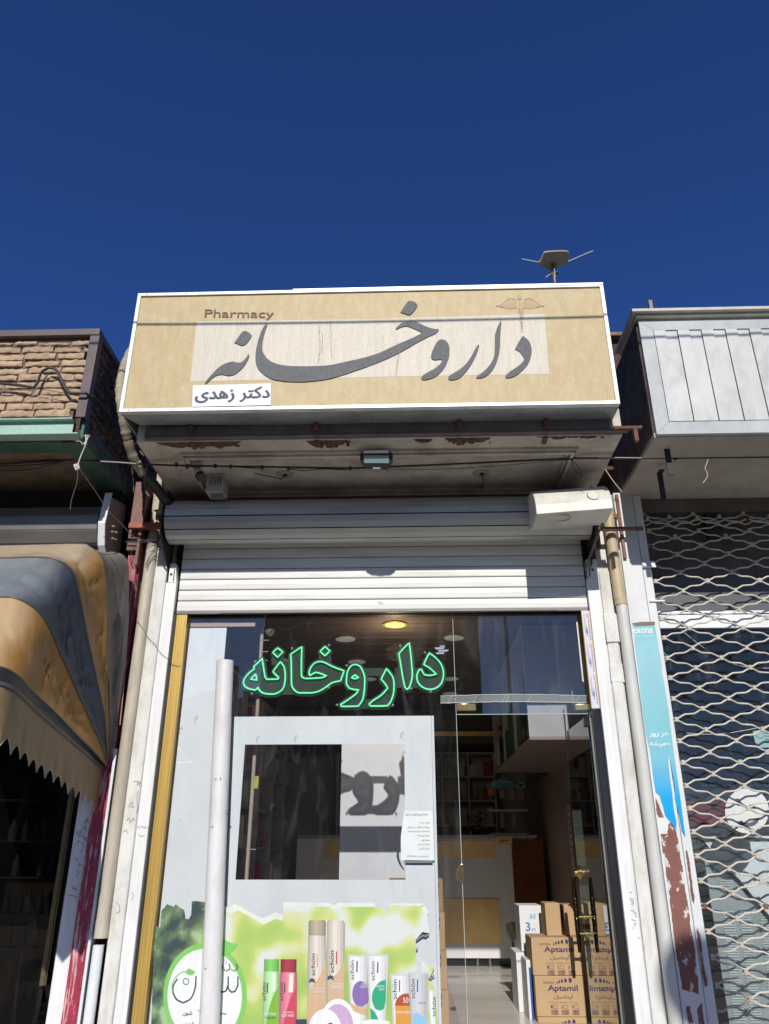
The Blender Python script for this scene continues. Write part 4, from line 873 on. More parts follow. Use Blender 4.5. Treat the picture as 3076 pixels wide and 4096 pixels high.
# tall bottles
rounded([(1240,3681),(1234,3688),(1234,3739)], [(1297,3681),(1303,3688),(1302,3741)], 'go'); rounded([(1233,3740),(1230,3850),(1226,4230)], [(1302,3742),(1305,3800),(1304,4230)], 'be')
rounded([(1316,3681),(1308,3690),(1307,3800),(1306,4230)], [(1373,3682),(1380,3692),(1379,3800),(1376,4230)], 'be')
art([(1304,3828),(1290,3880),(1268,3920),(1245,3950),(1232,3990),(1228,4230),(1303,4230)], 'ta', True); art([(1379,3800),(1374,3850),(1350,3890),(1325,3920),(1312,3970),(1308,4230),(1376,4230)], 'ta', True)
for x in (1240, 1314):
    for k in range(5):
        a = -90+(k-2)*52; lx, ly = x+8, 3925-(12 if x > 1300 else 0)
        art([(lx,ly),(lx+9*cos(R(a-25)),ly+9*sin(R(a-25))),(lx+16*cos(R(a)),ly+16*sin(R(a))),(lx+9*cos(R(a+25)),ly+9*sin(R(a+25)))], 'dk')
atext('schön', 1245, 3814, 1260, 3902, 'dk', 90); atext('schön', 1319, 3802, 1336, 3890, 'dk', 90)
art([(1267,3818),(1272,3818),(1271,3868),(1266,3868)], 'ta'); art([(1344,3806),(1349,3806),(1348,3856),(1343,3856)], 'rr')
atext('CONDITIONER', 1246, 3962, 1298, 3973, 'w'); atext('Anti-Breakage', 1248, 3950, 1297, 3960, 'w'); atext('SHAMPOO', 1324, 3942, 1374, 3954, 'w'); atext('Repairing', 1330, 3930, 1374, 3941, 'w')
# tubes
def tube_(x0, x1, yt, b0, b1, col='w'): rounded([(x0,yt),(b0,4230)], [(x1,yt+2),(b1,4230)], col, ((0,.1,.72),(.1,.3,.92),(.3,.62,1.0),(.62,.82,.88),(.82,1,.74))); art([(x0,yt),(x1,yt+2),(x1-1,yt+9),(x0+1,yt+8)], 'gy')
tube_(1391,1469,3818,1409,1462); art(ell(1442,3976,33,52,30), 'pu'); art([(1404,4010),(1418,4020),(1468,4030),(1466,4062),(1430,4052),(1408,4040)], 'ta')
tube_(1467,1555,3816,1486,1536); art([(1544,3918),(1515,3930),(1492,3965),(1488,4000),(1500,4035),(1520,4042),(1536,4035),(1543,4000)], 'te', True); art([(1480,4030),(1500,4048),(1520,4090),(1484,4090)], 'te')
for x, y in ((1401,3842),(1484,3846)): atext('schön', x, y, x+15, y+76, 'dk', 90); lay[0] += 1; art([(x+25,y+2),(x+30,y+2),(x+29,y+46),(x+24,y+46)], 'dk')
atext('FOOT', 1448, 3932, 1467, 3941, 'w'); atext('CREAM', 1440, 3943, 1467, 3952, 'w'); atext('HYDRATING', 1503, 3940, 1537, 3950, 'w'); atext('CREAM', 1515, 3953, 1537, 3962, 'w')
tube_(1561,1636,3894,1577,1640)
art([(1625+46*cos(R(a*7.5))*(1 if a % 2 else .94), 4031+48*sin(R(a*7.5))*(1 if a % 2 else .94)) for a in range(48)], 'or'); art([(1625+46*cos(R(180+a*7.5))*(1 if a % 2 else .94), 4031+48*sin(R(180+a*7.5))*(1 if a % 2 else .94)*1.05-8) for a in range(25)], 'rr')
art([(1583,4032),(1668,4032),(1660,4080),(1640,4230),(1582,4230)], 'or')
tube_(1632,1714,3887,1650,1703,'gy'); art([(1650,4060),(1670,4048),(1690,4068),(1706,4060),(1703,4230),(1654,4230)], 'bl', True)
tube_(1712,1736,3956,1726,1755)
atext('50', 1612, 3990, 1634, 4012, 'w'); atext('SUNSCREEN', 1588, 4044, 1641, 4054, 'w'); atext('POLLUTION', 1674, 4008, 1703, 4016, 'dk')
for x, y in ((1571,3918),(1644,3916),(1727,3988)): atext('schön', x, y, x+16, y+78, 'dk', 90)
art([(1596,3920),(1601,3920),(1600,3966),(1595,3966)], 'rr'); art([(1668,3918),(1673,3918),(1672,3968),(1667,3968)], 'bb')
# cream jar
art(ell(1352,4098,72,103,40), 'w'); art(ell(1352,4110,62,94,40), 'li'); art(ell(1300,4130,68,95,40), 'w'); art(ell(1322,4096,9,5,20), 'dk')
art([(1450,4084),(1480,4078),(1530,4078),(1558,4088),(1560,4230),(1445,4230)], 'w')
art([(1182,4078),(1226,4076),(1226,4230),(1180,4230)], 'dk')
m.build('printed_artwork', pm, po)
# ---- typed notice on the glass
YT = YG-.011
no = MB(); no.prism([aY(*p, YT) for p in [(1617,3242),(1729,3244),(1734,3330),(1738,3442),(1604,3440),(1603,3350)]], (0,.0008,0))
no = no.build('typed_notice', flat('notice_paper', (.66,.71,.70), .5)); tag(no, 'white typed persian notice taped to the glass at the right edge of the white film', 'notice')
m = MB(); yt = YT-.0009
for s, x0, x1, y0, y1, b in (('خدمات پرستاری در منزل',1622,1712,3253,3264,.02),('انواع سرم ها',1678,1718,3287,3296,.012),('تزریقات عضلانی - زیر جلدی',1629,1718,3304,3314,.012),('پانسمانها - زخم بستر و ساده',1632,1718,3321,3331,.012),('سوند بینی معده',1670,1718,3338,3347,.012),('سوند فولی',1685,1718,3355,3365,.012),('کنترل قند خون',1672,1718,3373,3382,.012),('کنترل اکسیژن'.replace('ژ','ز'),1676,1718,3390,3399,.012)):
    text(m, s, tq(x0, y0, x1, y1, yt), 0, b)
text(m, '۰۹۳۹۴۳۷۱۸۲۸ : سامت هرامش'[::1] if False else 'شماره تماس : ۸۲۸۱۷۳۴۹۳۹۰', tq(1626, 3422, 1713, 3430, yt), 0, .012)
m.build('typed_lines', flat('type_ink', (.05,.06,.07)), no)
m = MB(); m.box(*[v for v in (aY(1617,3450,YT).x, aY(1731,3450,YT).x)], YT, YT+.001, aY(1620,3452,YT).z, aY(1620,3443,YT).z); m.build('grey_tape', flat('grey_tape', (.15,.19,.21)), no)
m = MB(); P = sm([(1601,3382),(1594,3400),(1591,3425),(1600,3455),(1616,3480)], YT, False, 4); m.tube(P, .006, 6, flatY=.2, rf=lambda t: .003+.004*sin(pi*t)); m.build('peeled_corner', flat('peel_dark', (.03,.035,.06)), no)
# ================================================================= open glass door with brass furniture
XDr = 1.148
dr_ = thing('glass_door', 'glass entrance door standing open inward with a pair of dark twisted bronze handles', 'door', (XDr, YG, ZFL))
door_gl = glass_mat('door_glass', (.84,.87,.86), .02)
MB().box(XDr-.005, XDr+.005, YG+.02, 5.86, ZFL+.01, zt0-.01).build('door_leaf', door_gl, dr_)
MB().box(XDr-.0055, XDr+.0055, 5.8603, 5.8613, ZFL+.01, zt0-.01).build('leaf_edge', flat('leaf_edge', (.20,.24,.22), .3), dr_)
m = MB(); m.box(XDr+.006, XDr+.016, YG+.003, YG+.018, ZFL, zt0-.01); m.build('brush_strip', M('brush_strip', (.20,.205,.20), .5), dr_)
m = MB(); m.box(XDr-.022, XDr+.022, YG+.03, YG+.075, zt0-.075, zt0-.012); m.build('top_hinge', black_gloss, dr_, bev=.004)
zl = 1.478
m = MB(); m.disc((XDr-.024, 5.815, zl), .028, (1,0,0), .048, n=24); m.disc((XDr-.040, 5.815, zl), .016, (1,0,0), .08, n=20); m.disc((XDr-.012,5.815,zl), .045, (1,0,0), .024, n=28); m.build('lock', brass, dr_, bev=.003)
for s_ in (-1, 1):
    m = MB(); n = 46; pts = []; rad = []
    for i in range(n+1):
        t = i/n; z = 1.01+.44*t; bow = .0; tw = .0022*sin(t*46) if .25 < t < .75 else 0
        pts.append((XDr+s_*.062+s_*.0*t, 5.757+tw, z)); rad.append(.0105+.006*sin(pi*t)+(.0016*sin(t*92) if .25 < t < .75 else 0))
    m.tube(pts, rad, 14); m.build('handle', bronze, dr_, smooth=True)
m = MB()
for z in (1.215, 1.118): m.cyl((XDr-.062,5.757,z), (XDr+.062,5.757,z), .0085, 14); m.disc((XDr-.012,5.757,z), .014, (1,0,0), .024, n=20)
m.build('handle_rod', brass, dr_, smooth=35)
# ================================================================= interior
YCn = 8.8
ct = thing('service_counter', 'white dispensing counter with brushed copper panels at the back of the shop', 'counter', (.2, YCn, ZFL))
ztop = aY(1742,3340,YCn).z; lam = M('white_laminate', (.76,.76,.77), .35, var=.03)
m = MB(); m.box(-1.2, 1.30, YCn, YCn+.5, ZFL+.07, ztop-.03); m.build('front_panel', lam, ct, bev=.004)
MB().box(-1.2, 1.32, YCn-.02, YCn+.52, ztop-.028, ztop).build('counter_top', M('counter_top', (.38,.39,.40), .25), ct, bev=.004)
MB().box(-1.2, 1.28, YCn+.04, YCn+.4, ZFL, ZFL+.068).build('plinth', black_gloss, ct)
for (a, b) in (((1700,3362),(1976,3434)), ((1700,3595),(1996,3774))):
    p, q = aY(a[0], b[1], YCn), aY(b[0], a[1], YCn); MB().box(-.9, q.x, YCn-.008, YCn-.001, p.z, q.z).build('copper_panel', copper, ct, bev=.002)
p, q = aY(2058,3590,YCn), aY(2130,3342,YCn)
MB().box(p.x, q.x+.1, YCn-.012, YCn-.001, ZFL+.08, ztop-.04).build('dark_copper_panel', dark_copper, ct, bev=.002)
m = MB()
for x in (1912, 1962): p = aY(x, 3868, YCn); m.cyl((p.x, YCn+.01, ZFL), (p.x, YCn+.01, ZFL+.068), .02, 12)
m.build('foot', M('foot_steel', (.5,.5,.5), .3, metal=1), ct, smooth=True)
p, q = aY(1988,3379,YCn-.02), aY(2048,3346,YCn-.02)
sgp = MB().box(p.x, q.x, YCn-.024, YCn-.014, p.z, q.z).build('cashier_plate', copper, bev=.002); tag(sgp, 'small copper plate reading cashier in persian on the counter front', 'sign plate')
m = MB(); text(m, 'صندوق', [(p.x+.03,YCn-.0245,p.z+.025),(q.x-.03,YCn-.0245,p.z+.025),(q.x-.03,YCn-.0245,q.z-.02),(p.x+.03,YCn-.0245,q.z-.02)], 0, .03); m.build('plate_lettering', ink, sgp)
# back shelves
shelf_m = M('shelf_board', (.62,.61,.60), .6); boxcols = [flat('carton_'+str(i), c, .6) for i, c in enumerate([(.75,.75,.75),(.55,.57,.62),(.42,.07,.07),(.16,.24,.45),(.65,.58,.38),(.25,.25,.27),(.25,.42,.34)])]
def shelving(name, label, x0, x1, y, z0, z1, nx, nz, seed, grp=None, fill=.75):
    t = thing(name, label, 'shelving', ((x0+x1)/2, y, z0), grp); random.seed(seed); m = MB()
    for i in range(nx+1): x = x0+(x1-x0)*i/nx; m.box(x-.012, x+.012, y, y+.3, z0, z1)
    for k in range(nz+1): z = z0+(z1-z0)*k/nz; m.box(x0+.012, x1-.012, y+.003, y+.3, z-.01, z+.01)
    m.box(x0, x1, y+.301, y+.31, z0, z1); m.build('frame', shelf_m, t)
    m = MB()
    for i in range(nx):
        for k in range(nz):
            xa = x0+(x1-x0)*i/nx+.02; xb = x0+(x1-x0)*(i+1)/nx-.02; zz = z0+(z1-z0)*k/nz+.0105; H = (z1-z0)/nz-.03
            x = xa
            while x < xb-.04:
                w = random.uniform(.035, .12)
                if x+w > xb: break
                if random.random() < fill:
                    c = random.randrange(7); h = random.uniform(.03, .06); nst = random.randint(1, max(1, int(H*.9/h)))
                    for s_ in range(nst): m.box(x, x+w-.004, y+.03+random.uniform(0,.03), y+.2, zz+s_*h, zz+(s_+1)*h-.002, c, j=.001)
                x += w
    m.build('medicine_cartons', boxcols, t); return t
shelving('medicine_shelves', 'dark shelving packed with medicine cartons behind the counter', -.9, 1.05, 10.1, ZFL+.2, 2.75, 6, 7, 31, fill=.97)
pe = MB(); pe.box(-1.2, 1.08, 9.5, 9.54, aY(1730,2944,9.5).z, aY(1730,2926,9.5).z); pe = pe.build('copper_pelmet', copper, bev=.002); tag(pe, 'horizontal brushed copper pelmet above the medicine shelves', 'pelmet')
MB().box(-1.74, 1.1, 9.545, 10.59, 2.80, 3.2).build('bulkhead', M('bulkhead', (.10,.085,.075), .5), ph)
# tall cabinet shelving along the left wall seen through the cut-out
for k in range(5):
    y0_ = 5.75+k*.78
    t = thing('wall_shelves', ['nearest dark shelf bay on the left wall, seen through the window cut-out','second dark shelf bay on the left wall','third dark shelf bay on the left wall','fourth dark shelf bay on the left wall','deepest dark shelf bay on the left wall'][k], 'shelving', (-1.55, y0_, ZFL), 'shelf bays along the left wall')
    m = MB(); m.box(-1.74, -1.36, y0_, y0_+.02, ZFL, 2.9)
    for q in range(8): m.box(-1.74, -1.38, y0_+.02, y0_+.76, ZFL+.1+q*.32, ZFL+.115+q*.32)
    m.build('frame', M('dark_shelf', (.34,.34,.37), .5), t)
    m = MB(); random.seed(50+k)
    for q in range(7):
        y = y0_+.04
        while y < y0_+.7:
            w = random.uniform(.04, .1); h = random.uniform(.08, .26); m.box(-1.70, -1.45+random.uniform(-.03,.03), y, y+w-.006, ZFL+.1155+q*.32, ZFL+.115+q*.32+h, random.randrange(7)); y += w
    m.build('cartons', boxcols, t)
# white board catching the sun behind the cut-out, and pale upper cabinets
x_ = aY(1362,3200,6.1).x
o = MB().box(x_, .12, 6.1, 6.13, ZFL, 2.5).build('white_partition', M('white_partition', (.66,.70,.75), .6, var=.04, vs=2, grime=((.5,.5,.48), .4, 3)), bev=.003); tag(o, 'white partition board one metre behind the window cut-out, striped by shadows', 'partition')
random.seed(77)
for k, (y0_, y1_, lab) in enumerate(((5.8,6.6,'nearest white wall cabinet above the open door'),(6.62,7.4,'middle white wall cabinet on the right wall'),(7.42,8.3,'farthest white wall cabinet on the right wall'))):
    t = thing('wall_cabinet', lab, 'cabinet', (1.15, y0_, 2.35), 'white cabinets along the right wall')
    m = MB();  m.box(.87, 1.495, y0_, y0_+.018, 2.37, 3.19); m.box(.87, 1.495, y1_-.018, y1_, 2.37, 3.19); m.box(1.475, 1.495, y0_+.018, y1_-.018, 2.37, 3.19); m.box(.87, 1.495, y0_, y1_, 3.19, 3.205)  # carcass carried up to the ceiling to imitate the pale transom reflection
    m.build('carcass', M('cabinet_white', (.34,.35,.37), .4), t, bev=.002)
    MB().box(.87, 1.495, y0_, y1_, 2.35, 2.3695).build('underside_board', M('cabinet_brown', (.26,.20,.165), .35, var=.1), t, bev=.002)
    m = MB()
    for q in range(3): yy = y0_+.05+q*.26; m.box(.885, .90, yy, yy+.19, 2.40, 2.86-.12*q, random.randrange(3))
    m.build('door_front', [flat('cab_green', (.04,.09,.05)), flat('cab_dark', (.03,.035,.04), .2), shelf_m], t)
MB().box(1.44, 1.499, 5.4, 10.5, ZFL, 2.349).build('glossy_cladding', M('brown_cladding', (.42,.33,.27), .18, var=.1, vs=2, stretch=(1,.3,1)), ph)
# downlights
dm = M('downlight_off_glow', (.62,.66,.64), .4, emit=((.8,.9,.9), .12)); dl = M('downlight_on', (.8,.6,.2), .4, emit=((1,.62,.12), 1.0)); ring_m = flat('downlight_ring', (.30,.30,.28), .4)  # unlit diffusers also emit a faint added glow
first = None
for i, (px, py, lab) in enumerate(((1580,2497,'lit yellow ceiling downlight nearest the shutter'),(1381,2555,'unlit pale downlight above the last letters of the neon sign'),(1817,2550,'unlit downlight crossed by the joint of the glass panes'),(1427,2646,'unlit downlight over the middle letter of the neon sign'),(1473,2715,'unlit downlight half hidden between two neon letters'),(1803,2714,'unlit downlight right of the last neon letter, second row'),(1800,2773,'unlit downlight just above the parcel tape'),(1120,2640,'unlit downlight behind the left end of the neon sign'))):
    p = aZ(px, py, ZC-.004)
    if i == 0:
        first = thing('downlight', lab, 'ceiling light', tuple(p), 'round ceiling downlights')
        m = MB(); m.disc((p.x,p.y,p.z-.006), .095, (0,0,1), .008, n=32); m.build('trim_ring', M('ring_gold', (.55,.42,.12), .3, metal=.5), first, bev=.002)
        MB().disc((p.x,p.y,p.z-.009), .075, (0,0,1), .003, n=32).build('diffuser', dl, first)
    elif i == 1:
        proto = thing('downlight', lab, 'ceiling light', tuple(p), 'round ceiling downlights')
        MB().disc((p.x,p.y,p.z-.004), .088, (0,0,1), .006, n=32).build('trim_ring', ring_m, proto)
        MB().disc((p.x,p.y,p.z-.008), .080, (0,0,1), .004, n=32).build('diffuser', dm, proto)
    else: dup(proto, p, lab)
# the one lit downlight
lp = D.lights.new('downlight_lamp', 'POINT'); lp.energy = 8; lp.color = (1, .74, .46); lp.shadow_soft_size = .07; lo_ = D.objects.new('downlight_lamp', lp); COL.objects.link(lo_); lo_.location = first.location; lo_.location.z -= .22
# teal hanging display
Yh = 8.3
th = thing('hanging_display', 'teal roof-shaped hanging display with small packets below it', 'display', tuple(aY(2020,3150,Yh)))
m = MB(); m.prism(onY([(1947,3152),(1947,3141),(2022,3104),(2103,3141),(2103,3153)], Yh), (0,.02,0)); m.build('header_card', flat('teal_card', (.03,.16,.18), .5), th)
m = MB(); m.prism([p+Vector((0,-.003,0)) for p in onY(ell(1976,3135,9,10,16,40,320)+[(1972,3132)], Yh)], (0,.002,0)); 
for a, b_ in ((2076,3144),(2084,3138),(2092,3143)): m.disc(aY(a, b_, Yh-.004), .022, (0,1,0), .003, n=16)
text(m, 'Penberes', tq(2000, 3121, 2048, 3131, Yh-.003), 0); m.build('card_print', flat('card_print', (.35,.42,.42)), th)
m = MB(); m.prism(onY([(1951,3155),(1975,3155),(1975,3178),(1969,3183),(1957,3183),(1952,3178)], Yh), (0,.01,0)); m.build('orange_packet', flat('packet_orange', (.40,.12,.03)), th)
m = MB()
for x in (1995, 2034, 2072): m.prism(onY([(x,3155),(x+22,3156),(x+24,3195),(x+4,3194)], Yh+.02), (0,.01,0))
for x in (1998, 2045): m.prism(onY([(x,3247),(x+16,3247),(x+20,3312),(x+3,3310)], Yh+.02), (0,.01,0))
m.build('clear_packet', flat('packet_grey', (.16,.14,.14), .25), th)
m = MB(); a, b_ = aY(1952,3246,Yh), aY(2110,3237,Yh); m.box(a.x, b_.x, Yh, Yh+.02, a.z, b_.z); a, b_ = aY(1960,3337,Yh), aY(2115,3333,Yh); m.box(a.x, b_.x, Yh, Yh+.02, a.z, b_.z); m.build('rail', flat('rail_grey', (.30,.30,.28)), th)
# leaflets hanging on the right wall
t = thing('leaflets', 'strips of printed leaflets hanging on the brown right wall', 'leaflets', (1.42, 7.2, 1.8))
m = MB(); random.seed(5)
for k in range(5):
    y0_ = 6.75+k*.17; z1_q = 2.12-k*.03
    m.prism([(1.428, y0_, z1_q), (1.428, y0_+.15, z1_q+.02), (1.428, y0_+.15, z1_q-.55-.1*random.random()), (1.428, y0_, z1_q-.5-.12*random.random())], (.002,0,0), k % 2)
    for q in range(7): m.box(1.4265, 1.4275, y0_+.02, y0_+.12, z1_q-.06-q*.06, z1_q-.045-q*.06, 2)
m.build('paper', [flat('leaflet_w', (.42,.40,.40)), flat('leaflet_r', (.25,.06,.09)), flat('leaflet_t', (.12,.06,.08))], t)
# flowers in a vase on the counter
t = thing('dried_flowers', 'dark bunch of dried flowers standing on the copper counter', 'flowers', tuple(aY(1905,3338,YCn+.2)))
m = MB(); random.seed(6); c = aY(1905,3290,YCn+.2)
for k in range(120):
    a = random.uniform(0, 6.28); b = random.uniform(-1, 1); r = random.uniform(.04, .13); p = c+Vector((cos(a)*r, sin(a)*r*.6, b*.10)); q = random.uniform(.008, .02)
    m.add([p, p+Vector((q,0,q)), p+Vector((q*.3,q,q*1.6)), p+Vector((-q,0,q))], [(0,1,2,3)], random.randrange(3))
for k in range(12): m.tube([aY(1905,3336,YCn+.2), c+Vector((random.uniform(-.08,.08),0,random.uniform(-.05,.05)))], .002, 4, mi=1)
m.build('petals', [flat('petal_a', (.16,.07,.06)), flat('petal_b', (.05,.06,.035)), flat('petal_c', (.30,.24,.22))], t)
m = MB(); b_ = aY(1905,3339,YCn+.2); m.tube([b_, b_+Vector((0,0,.03)), b_+Vector((0,0,.06))], [.03,.045,.03], 14); m.build('vase', black_gloss, t, smooth=True)
# ---- cartons by the door
card = M('cardboard', (.46,.315,.17), .8, var=.05, vs=4, grime=((.38,.24,.12), .3, 8)); card_e = M('cardboard_dark', (.34,.22,.12), .85, var=.1)
vi = flat('carton_violet', (.045,.03,.10), .5); cb = flat('carton_brown_ink', (.10,.04,.05), .6)
def carton(name, label, x0, x1, y0, y1, z0, z1, grp, printed=True, mats=None):
    t = thing(name, label, 'carton', ((x0+x1)/2, (y0+y1)/2, z0), grp)
    m = MB(); m.box(x0, x1, y0, y1, z0, z1); m.build('carton_body', mats or card, t, bev=.004)
    m = MB(); m.box(x0+.01, x1-.01, (y0+y1)/2-.025, (y0+y1)/2+.025, z1-.001, z1+.0012); m.build('tape', card_e, t)
    if printed: print_box(t, x0, x1, y0-.0012, z0, z1)
    return t
def print_box(t, x0, x1, y, z0, z1):
    m = MB(); W = x1-x0; H = .232; zb_ = z1-H
    U = lambda u, v: (x0+W*u, y, zb_+H*v)
    Q = lambda a, b, c, d: [U(a,b), U(c,b), U(c,d), U(a,d)]
    text(m, 'NUTRICIA', Q(.17,.80,.39,.855), 1, .01); text(m, 'Aptamil', Q(.25,.58,.86,.77), 0, .022)
    for u, v, r in ((.455,.83,.006),(.50,.855,.0075),(.555,.872,.009),(.625,.888,.011),(.72,.893,.013)):
        m.disc(U(u, v), r*.8, (0,1,0), .0008, n=16, ry=r*1.15)
    text(m, 'آپتامیل', Q(.36,.41,.76,.54), 1, .008); text(m, 'شیر خشک مخصوص شیرخواران', Q(.25,.325,.83,.37), 1)
    for i, s in enumerate('123'):
        u = .29+i*.21
        text(m, s, Q(u,.20,u+.035,.28), 1, .02)
        a, b, c, d = u+.055, .195, u+.13, .29
        for (p, q, r_, s_) in ((a,b,c,b+.008),(a,d-.008,c,d),(a,b,a+.006,d),(c-.006,b,c,d)): m.sheet(Q(p,q,r_,s_), 1)
        k = u
        random.seed(i)
        while k < u+.13: w = random.choice((.004,.007,.012)); m.sheet(Q(k,.04,k+w,.165), 1); k += w+random.choice((.004,.007))
    m.build('printed_marks', [vi, cb], t)
g1 = 'printed baby milk cartons stacked inside the doorway'
yb0 = 6.04; xl, xr = .815, 1.150
zA, zB, zC2 = aY(2200,3903,yb0).z, aY(2200,3750,yb0).z, aY(2200,4068,yb0).z
carton('milk_carton', 'brown printed carton at the top of the stack beside the door handles', xl, xr, yb0, yb0+.30, zA+.0015, zB, g1)
carton('milk_carton', 'brown printed carton second from the top, beside the door handles', xl+.006, xr, yb0-.004, yb0+.295, zC2+.0015, zA, g1)
carton('milk_carton', 'lowest brown printed carton beside the door, only its top edge in view', xl+.010, xr, yb0-.008, yb0+.29, ZFL, zC2, g1)
a, b = aY(2195,3745,6.2), aY(2245,3605,6.2)
t = carton('plain_carton', 'plain brown carton standing on top of the printed stack by the door', aY(2185,3700,6.12).x, aY(2245,3700,6.12).x, 6.12, 6.32, zB+.002, aY(2200,3612,6.12).z, None, False)
t = carton('plain_carton', 'plain brown carton leaning right on the printed stack, behind the handles', aY(2260,3700,6.14).x, aY(2330,3700,6.14).x, 6.14, 6.33, zB+.002, aY(2200,3618,6.14).z, None, False)
wht = M('carton_white', (.66,.68,.70), .5, var=.04); 
t = thing('white_carton', 'white carton with blue lettering left of the plain brown cartons', 'carton', (.8, 6.5, 1.1))
x0_, x1_ = aY(2080,3700,6.45).x, aY(2152,3700,6.45).x; z1q = aY(2100,3622,6.45).z; z0q = aY(2100,3806,6.45).z
MB().box(x0_, x1_+.04, 6.45, 6.75, z0q, z1q).build('carton_body', wht, t, bev=.004)
m = MB(); text(m, 'AV', [(x1_-.06,6.4488,z1q-.09),(x1_-.01,6.4488,z1q-.09),(x1_-.01,6.4488,z1q-.055),(x1_-.06,6.4488,z1q-.055)], 0); text(m, '3', [(x0_+.04,6.4488,z0q+.13),(x0_+.075,6.4488,z0q+.13),(x0_+.075,6.4488,z0q+.19),(x0_+.04,6.4488,z0q+.19)], 0, .02); text(m, 'M', [(x0_+.085,6.4488,z0q+.13),(x0_+.11,6.4488,z0q+.13),(x0_+.11,6.4488,z0q+.15),(x0_+.085,6.4488,z0q+.15)], 0)
m.box(x0_+.02, x0_+.05, 6.4485, 6.4495, z0q+.005, z0q+.04)
for q in range(4): m.box(x0_+.05, x1_-.02, 6.4485, 6.4495, z0q+.075+q*.012, z0q+.078+q*.012)
m.build('printed_marks', flat('carton_blue', (.04,.22,.50)), t)
t = thing('white_carton', 'tall white carton with dark arabic print standing on the floor left of the printed stack', 'carton', (.75, 6.3, ZFL))
x0_, x1_ = aY(2065,3900,6.45).x, aY(2100,3900,6.2).x; z1q = z0q-.002
MB().box(x0_, x1_+.03, 6.4, 6.75, ZFL, z1q).build('carton_body', wht, t, bev=.004)
m = MB(); text(m, 'قطعة', [(x1_-.05,6.3988,z1q-.07),(x1_+.01,6.3988,z1q-.07),(x1_+.01,6.3988,z1q-.04),(x1_-.05,6.3988,z1q-.04)], 0, .01); m.build('printed_marks', ink, t)
t = thing('blue_white_carton', 'white and blue carton wedged between the white carton and the printed stack', 'carton', (.79, 6.2, ZFL))
x0_ = aY(2108,3950,6.15).x
MB().box(x0_, xl-.004, 6.12, 6.38, ZFL, aY(2120,3840,6.12).z).build('carton_body', wht, t, bev=.004)
MB().box(xl-.018, xl-.0045, 6.117, 6.12, ZFL, aY(2120,3870,6.12).z).build('blue_edge', flat('blue_edge', (.02,.08,.35)), t)
# stack at the left, behind the film edge
g2 = 'brown cartons stacked left of the doorway'
xq = aY(1790,3900,5.85).x
zs = [ZFL, aY(1780,3870,5.6).z, aY(1780,3745,5.6).z, aY(1775,3610,5.6).z, aY(1775,3500,5.6).z]
zs = [ZFL, .80, 1.02, 1.24, 1.44]
labs = ['lowest brown carton of the stack at the right edge of the poster', 'brown carton second from the floor at the right edge of the poster', 'brown carton third from the floor at the right edge of the poster', 'darker brown carton on top of the stack at the right edge of the poster']
for i in range(4):
    t = thing('brown_carton', labs[i], 'carton', (xq-.2, 5.9, zs[i]), g2)
    MB().box(xq-.38, xq-.006*i, 5.75, 6.0, zs[i]+.001, zs[i+1]).build('carton_body', card if i < 3 else card_e, t, bev=.004)  # top carton uses the darker cardboard
    m = MB(); m.disc((xq-.055, 5.7485, zs[i+1]-.04), .012, (0,1,0), .001, n=16, ry=.017); text(m, 'il', [(xq-.07,5.7485,zs[i+1]-.10),(xq-.045,5.7485,zs[i+1]-.10),(xq-.045,5.7485,zs[i+1]-.065),(xq-.07,5.7485,zs[i+1]-.065)], 0, .02); m.build('printed_marks', vi, t)
# ribbed basket by the cartons
t = thing('ribbed_chair', 'dark ribbed metal chair back beside the white cartons', 'chair', tuple(aY(2040,3780,7.0)))
m = MB()
for i in range(11):
    a, b = aY(2024+i*2.6, 3700+i*6, 7.0), aY(2062+i*1.6, 3690+i*6.5, 6.9); m.tube([a, (a+b)/2+Vector((0,-.02,.012)), b], .005, 6)
m.tube([aY(2024,3700,7.0), aY(2028,3725,7.0), aY(2050,3765,7.0)], .008, 6); m.tube([aY(2060,3690,6.9), aY(2074,3765,6.9)], .008, 6)
m.build('ribs', M('rib_metal', (.10,.09,.075), .35, metal=.6), t, smooth=True)
m = MB()
for dx in (0, .2):
    p = aY(2050,3765,7.0)+Vector((dx,0,0)); m.tube([p, (p.x+.02,p.y+.02,ZFL)], .009, 8)
m.build('legs', black_m, t)
# ================================================================= pipes and poles
def pipe(name, label, segs, mat, collars=(), cat='pipe', group=None, colm=None, n=20):
    t = thing(name, label, cat, tuple(segs[0][0][0]), group)
    for pts, r in segs: MB().tube(pts, r, n).build('pipe_length', mat, t, smooth=40)
    if collars:
        m = MB()
        for (x, y, z, r, h) in collars: m.tube([(x,y,z),(x,y,z+h)], r, n)
        m.build('collar', colm or mat, t, smooth=40)
    return t
pipe('downpipe', 'cracked beige downpipe between the red post and the left shutter guide', [([(-1.782,4.965,1.16),(-1.779,4.965,4.02)], .0385)], beige_pipe, [(-1.782,4.965,1.155,.041,.09)], group=None)
pipe('lower_pipe', 'short white pipe below the broken end of the beige downpipe', [([(-1.79,4.97,.14),(-1.79,4.97,1.12)], .031)], white_paint)
tp_ = M('tan_pipe', (.50,.40,.26), .55, var=.1, vs=5, grime=((.33,.24,.14), .5, 9))
pipe('drain_pipe', 'white drain pipe with a tan upper length right of the shutter', [([(1.415,4.955,.14),(1.415,4.955,3.13)], .036), ([(1.408,4.955,3.14),(1.400,4.955,3.84)], .0385)], grey_pipe, [(1.413,4.955,3.10,.0405,.05)], colm=tp_)
for o in kids(D.objects['drain_pipe']):
    if o.name.startswith('pipe_length') and min(v.co.z for v in o.data.vertices) > 2: o.data.materials[0] = tp_
pipe('thin_pipe', 'thin grey pipe squeezed between the drain pipe and the sticker covered post', [([(1.447,4.99,.14),(1.447,4.99,3.5)], .017)], grey_pipe)
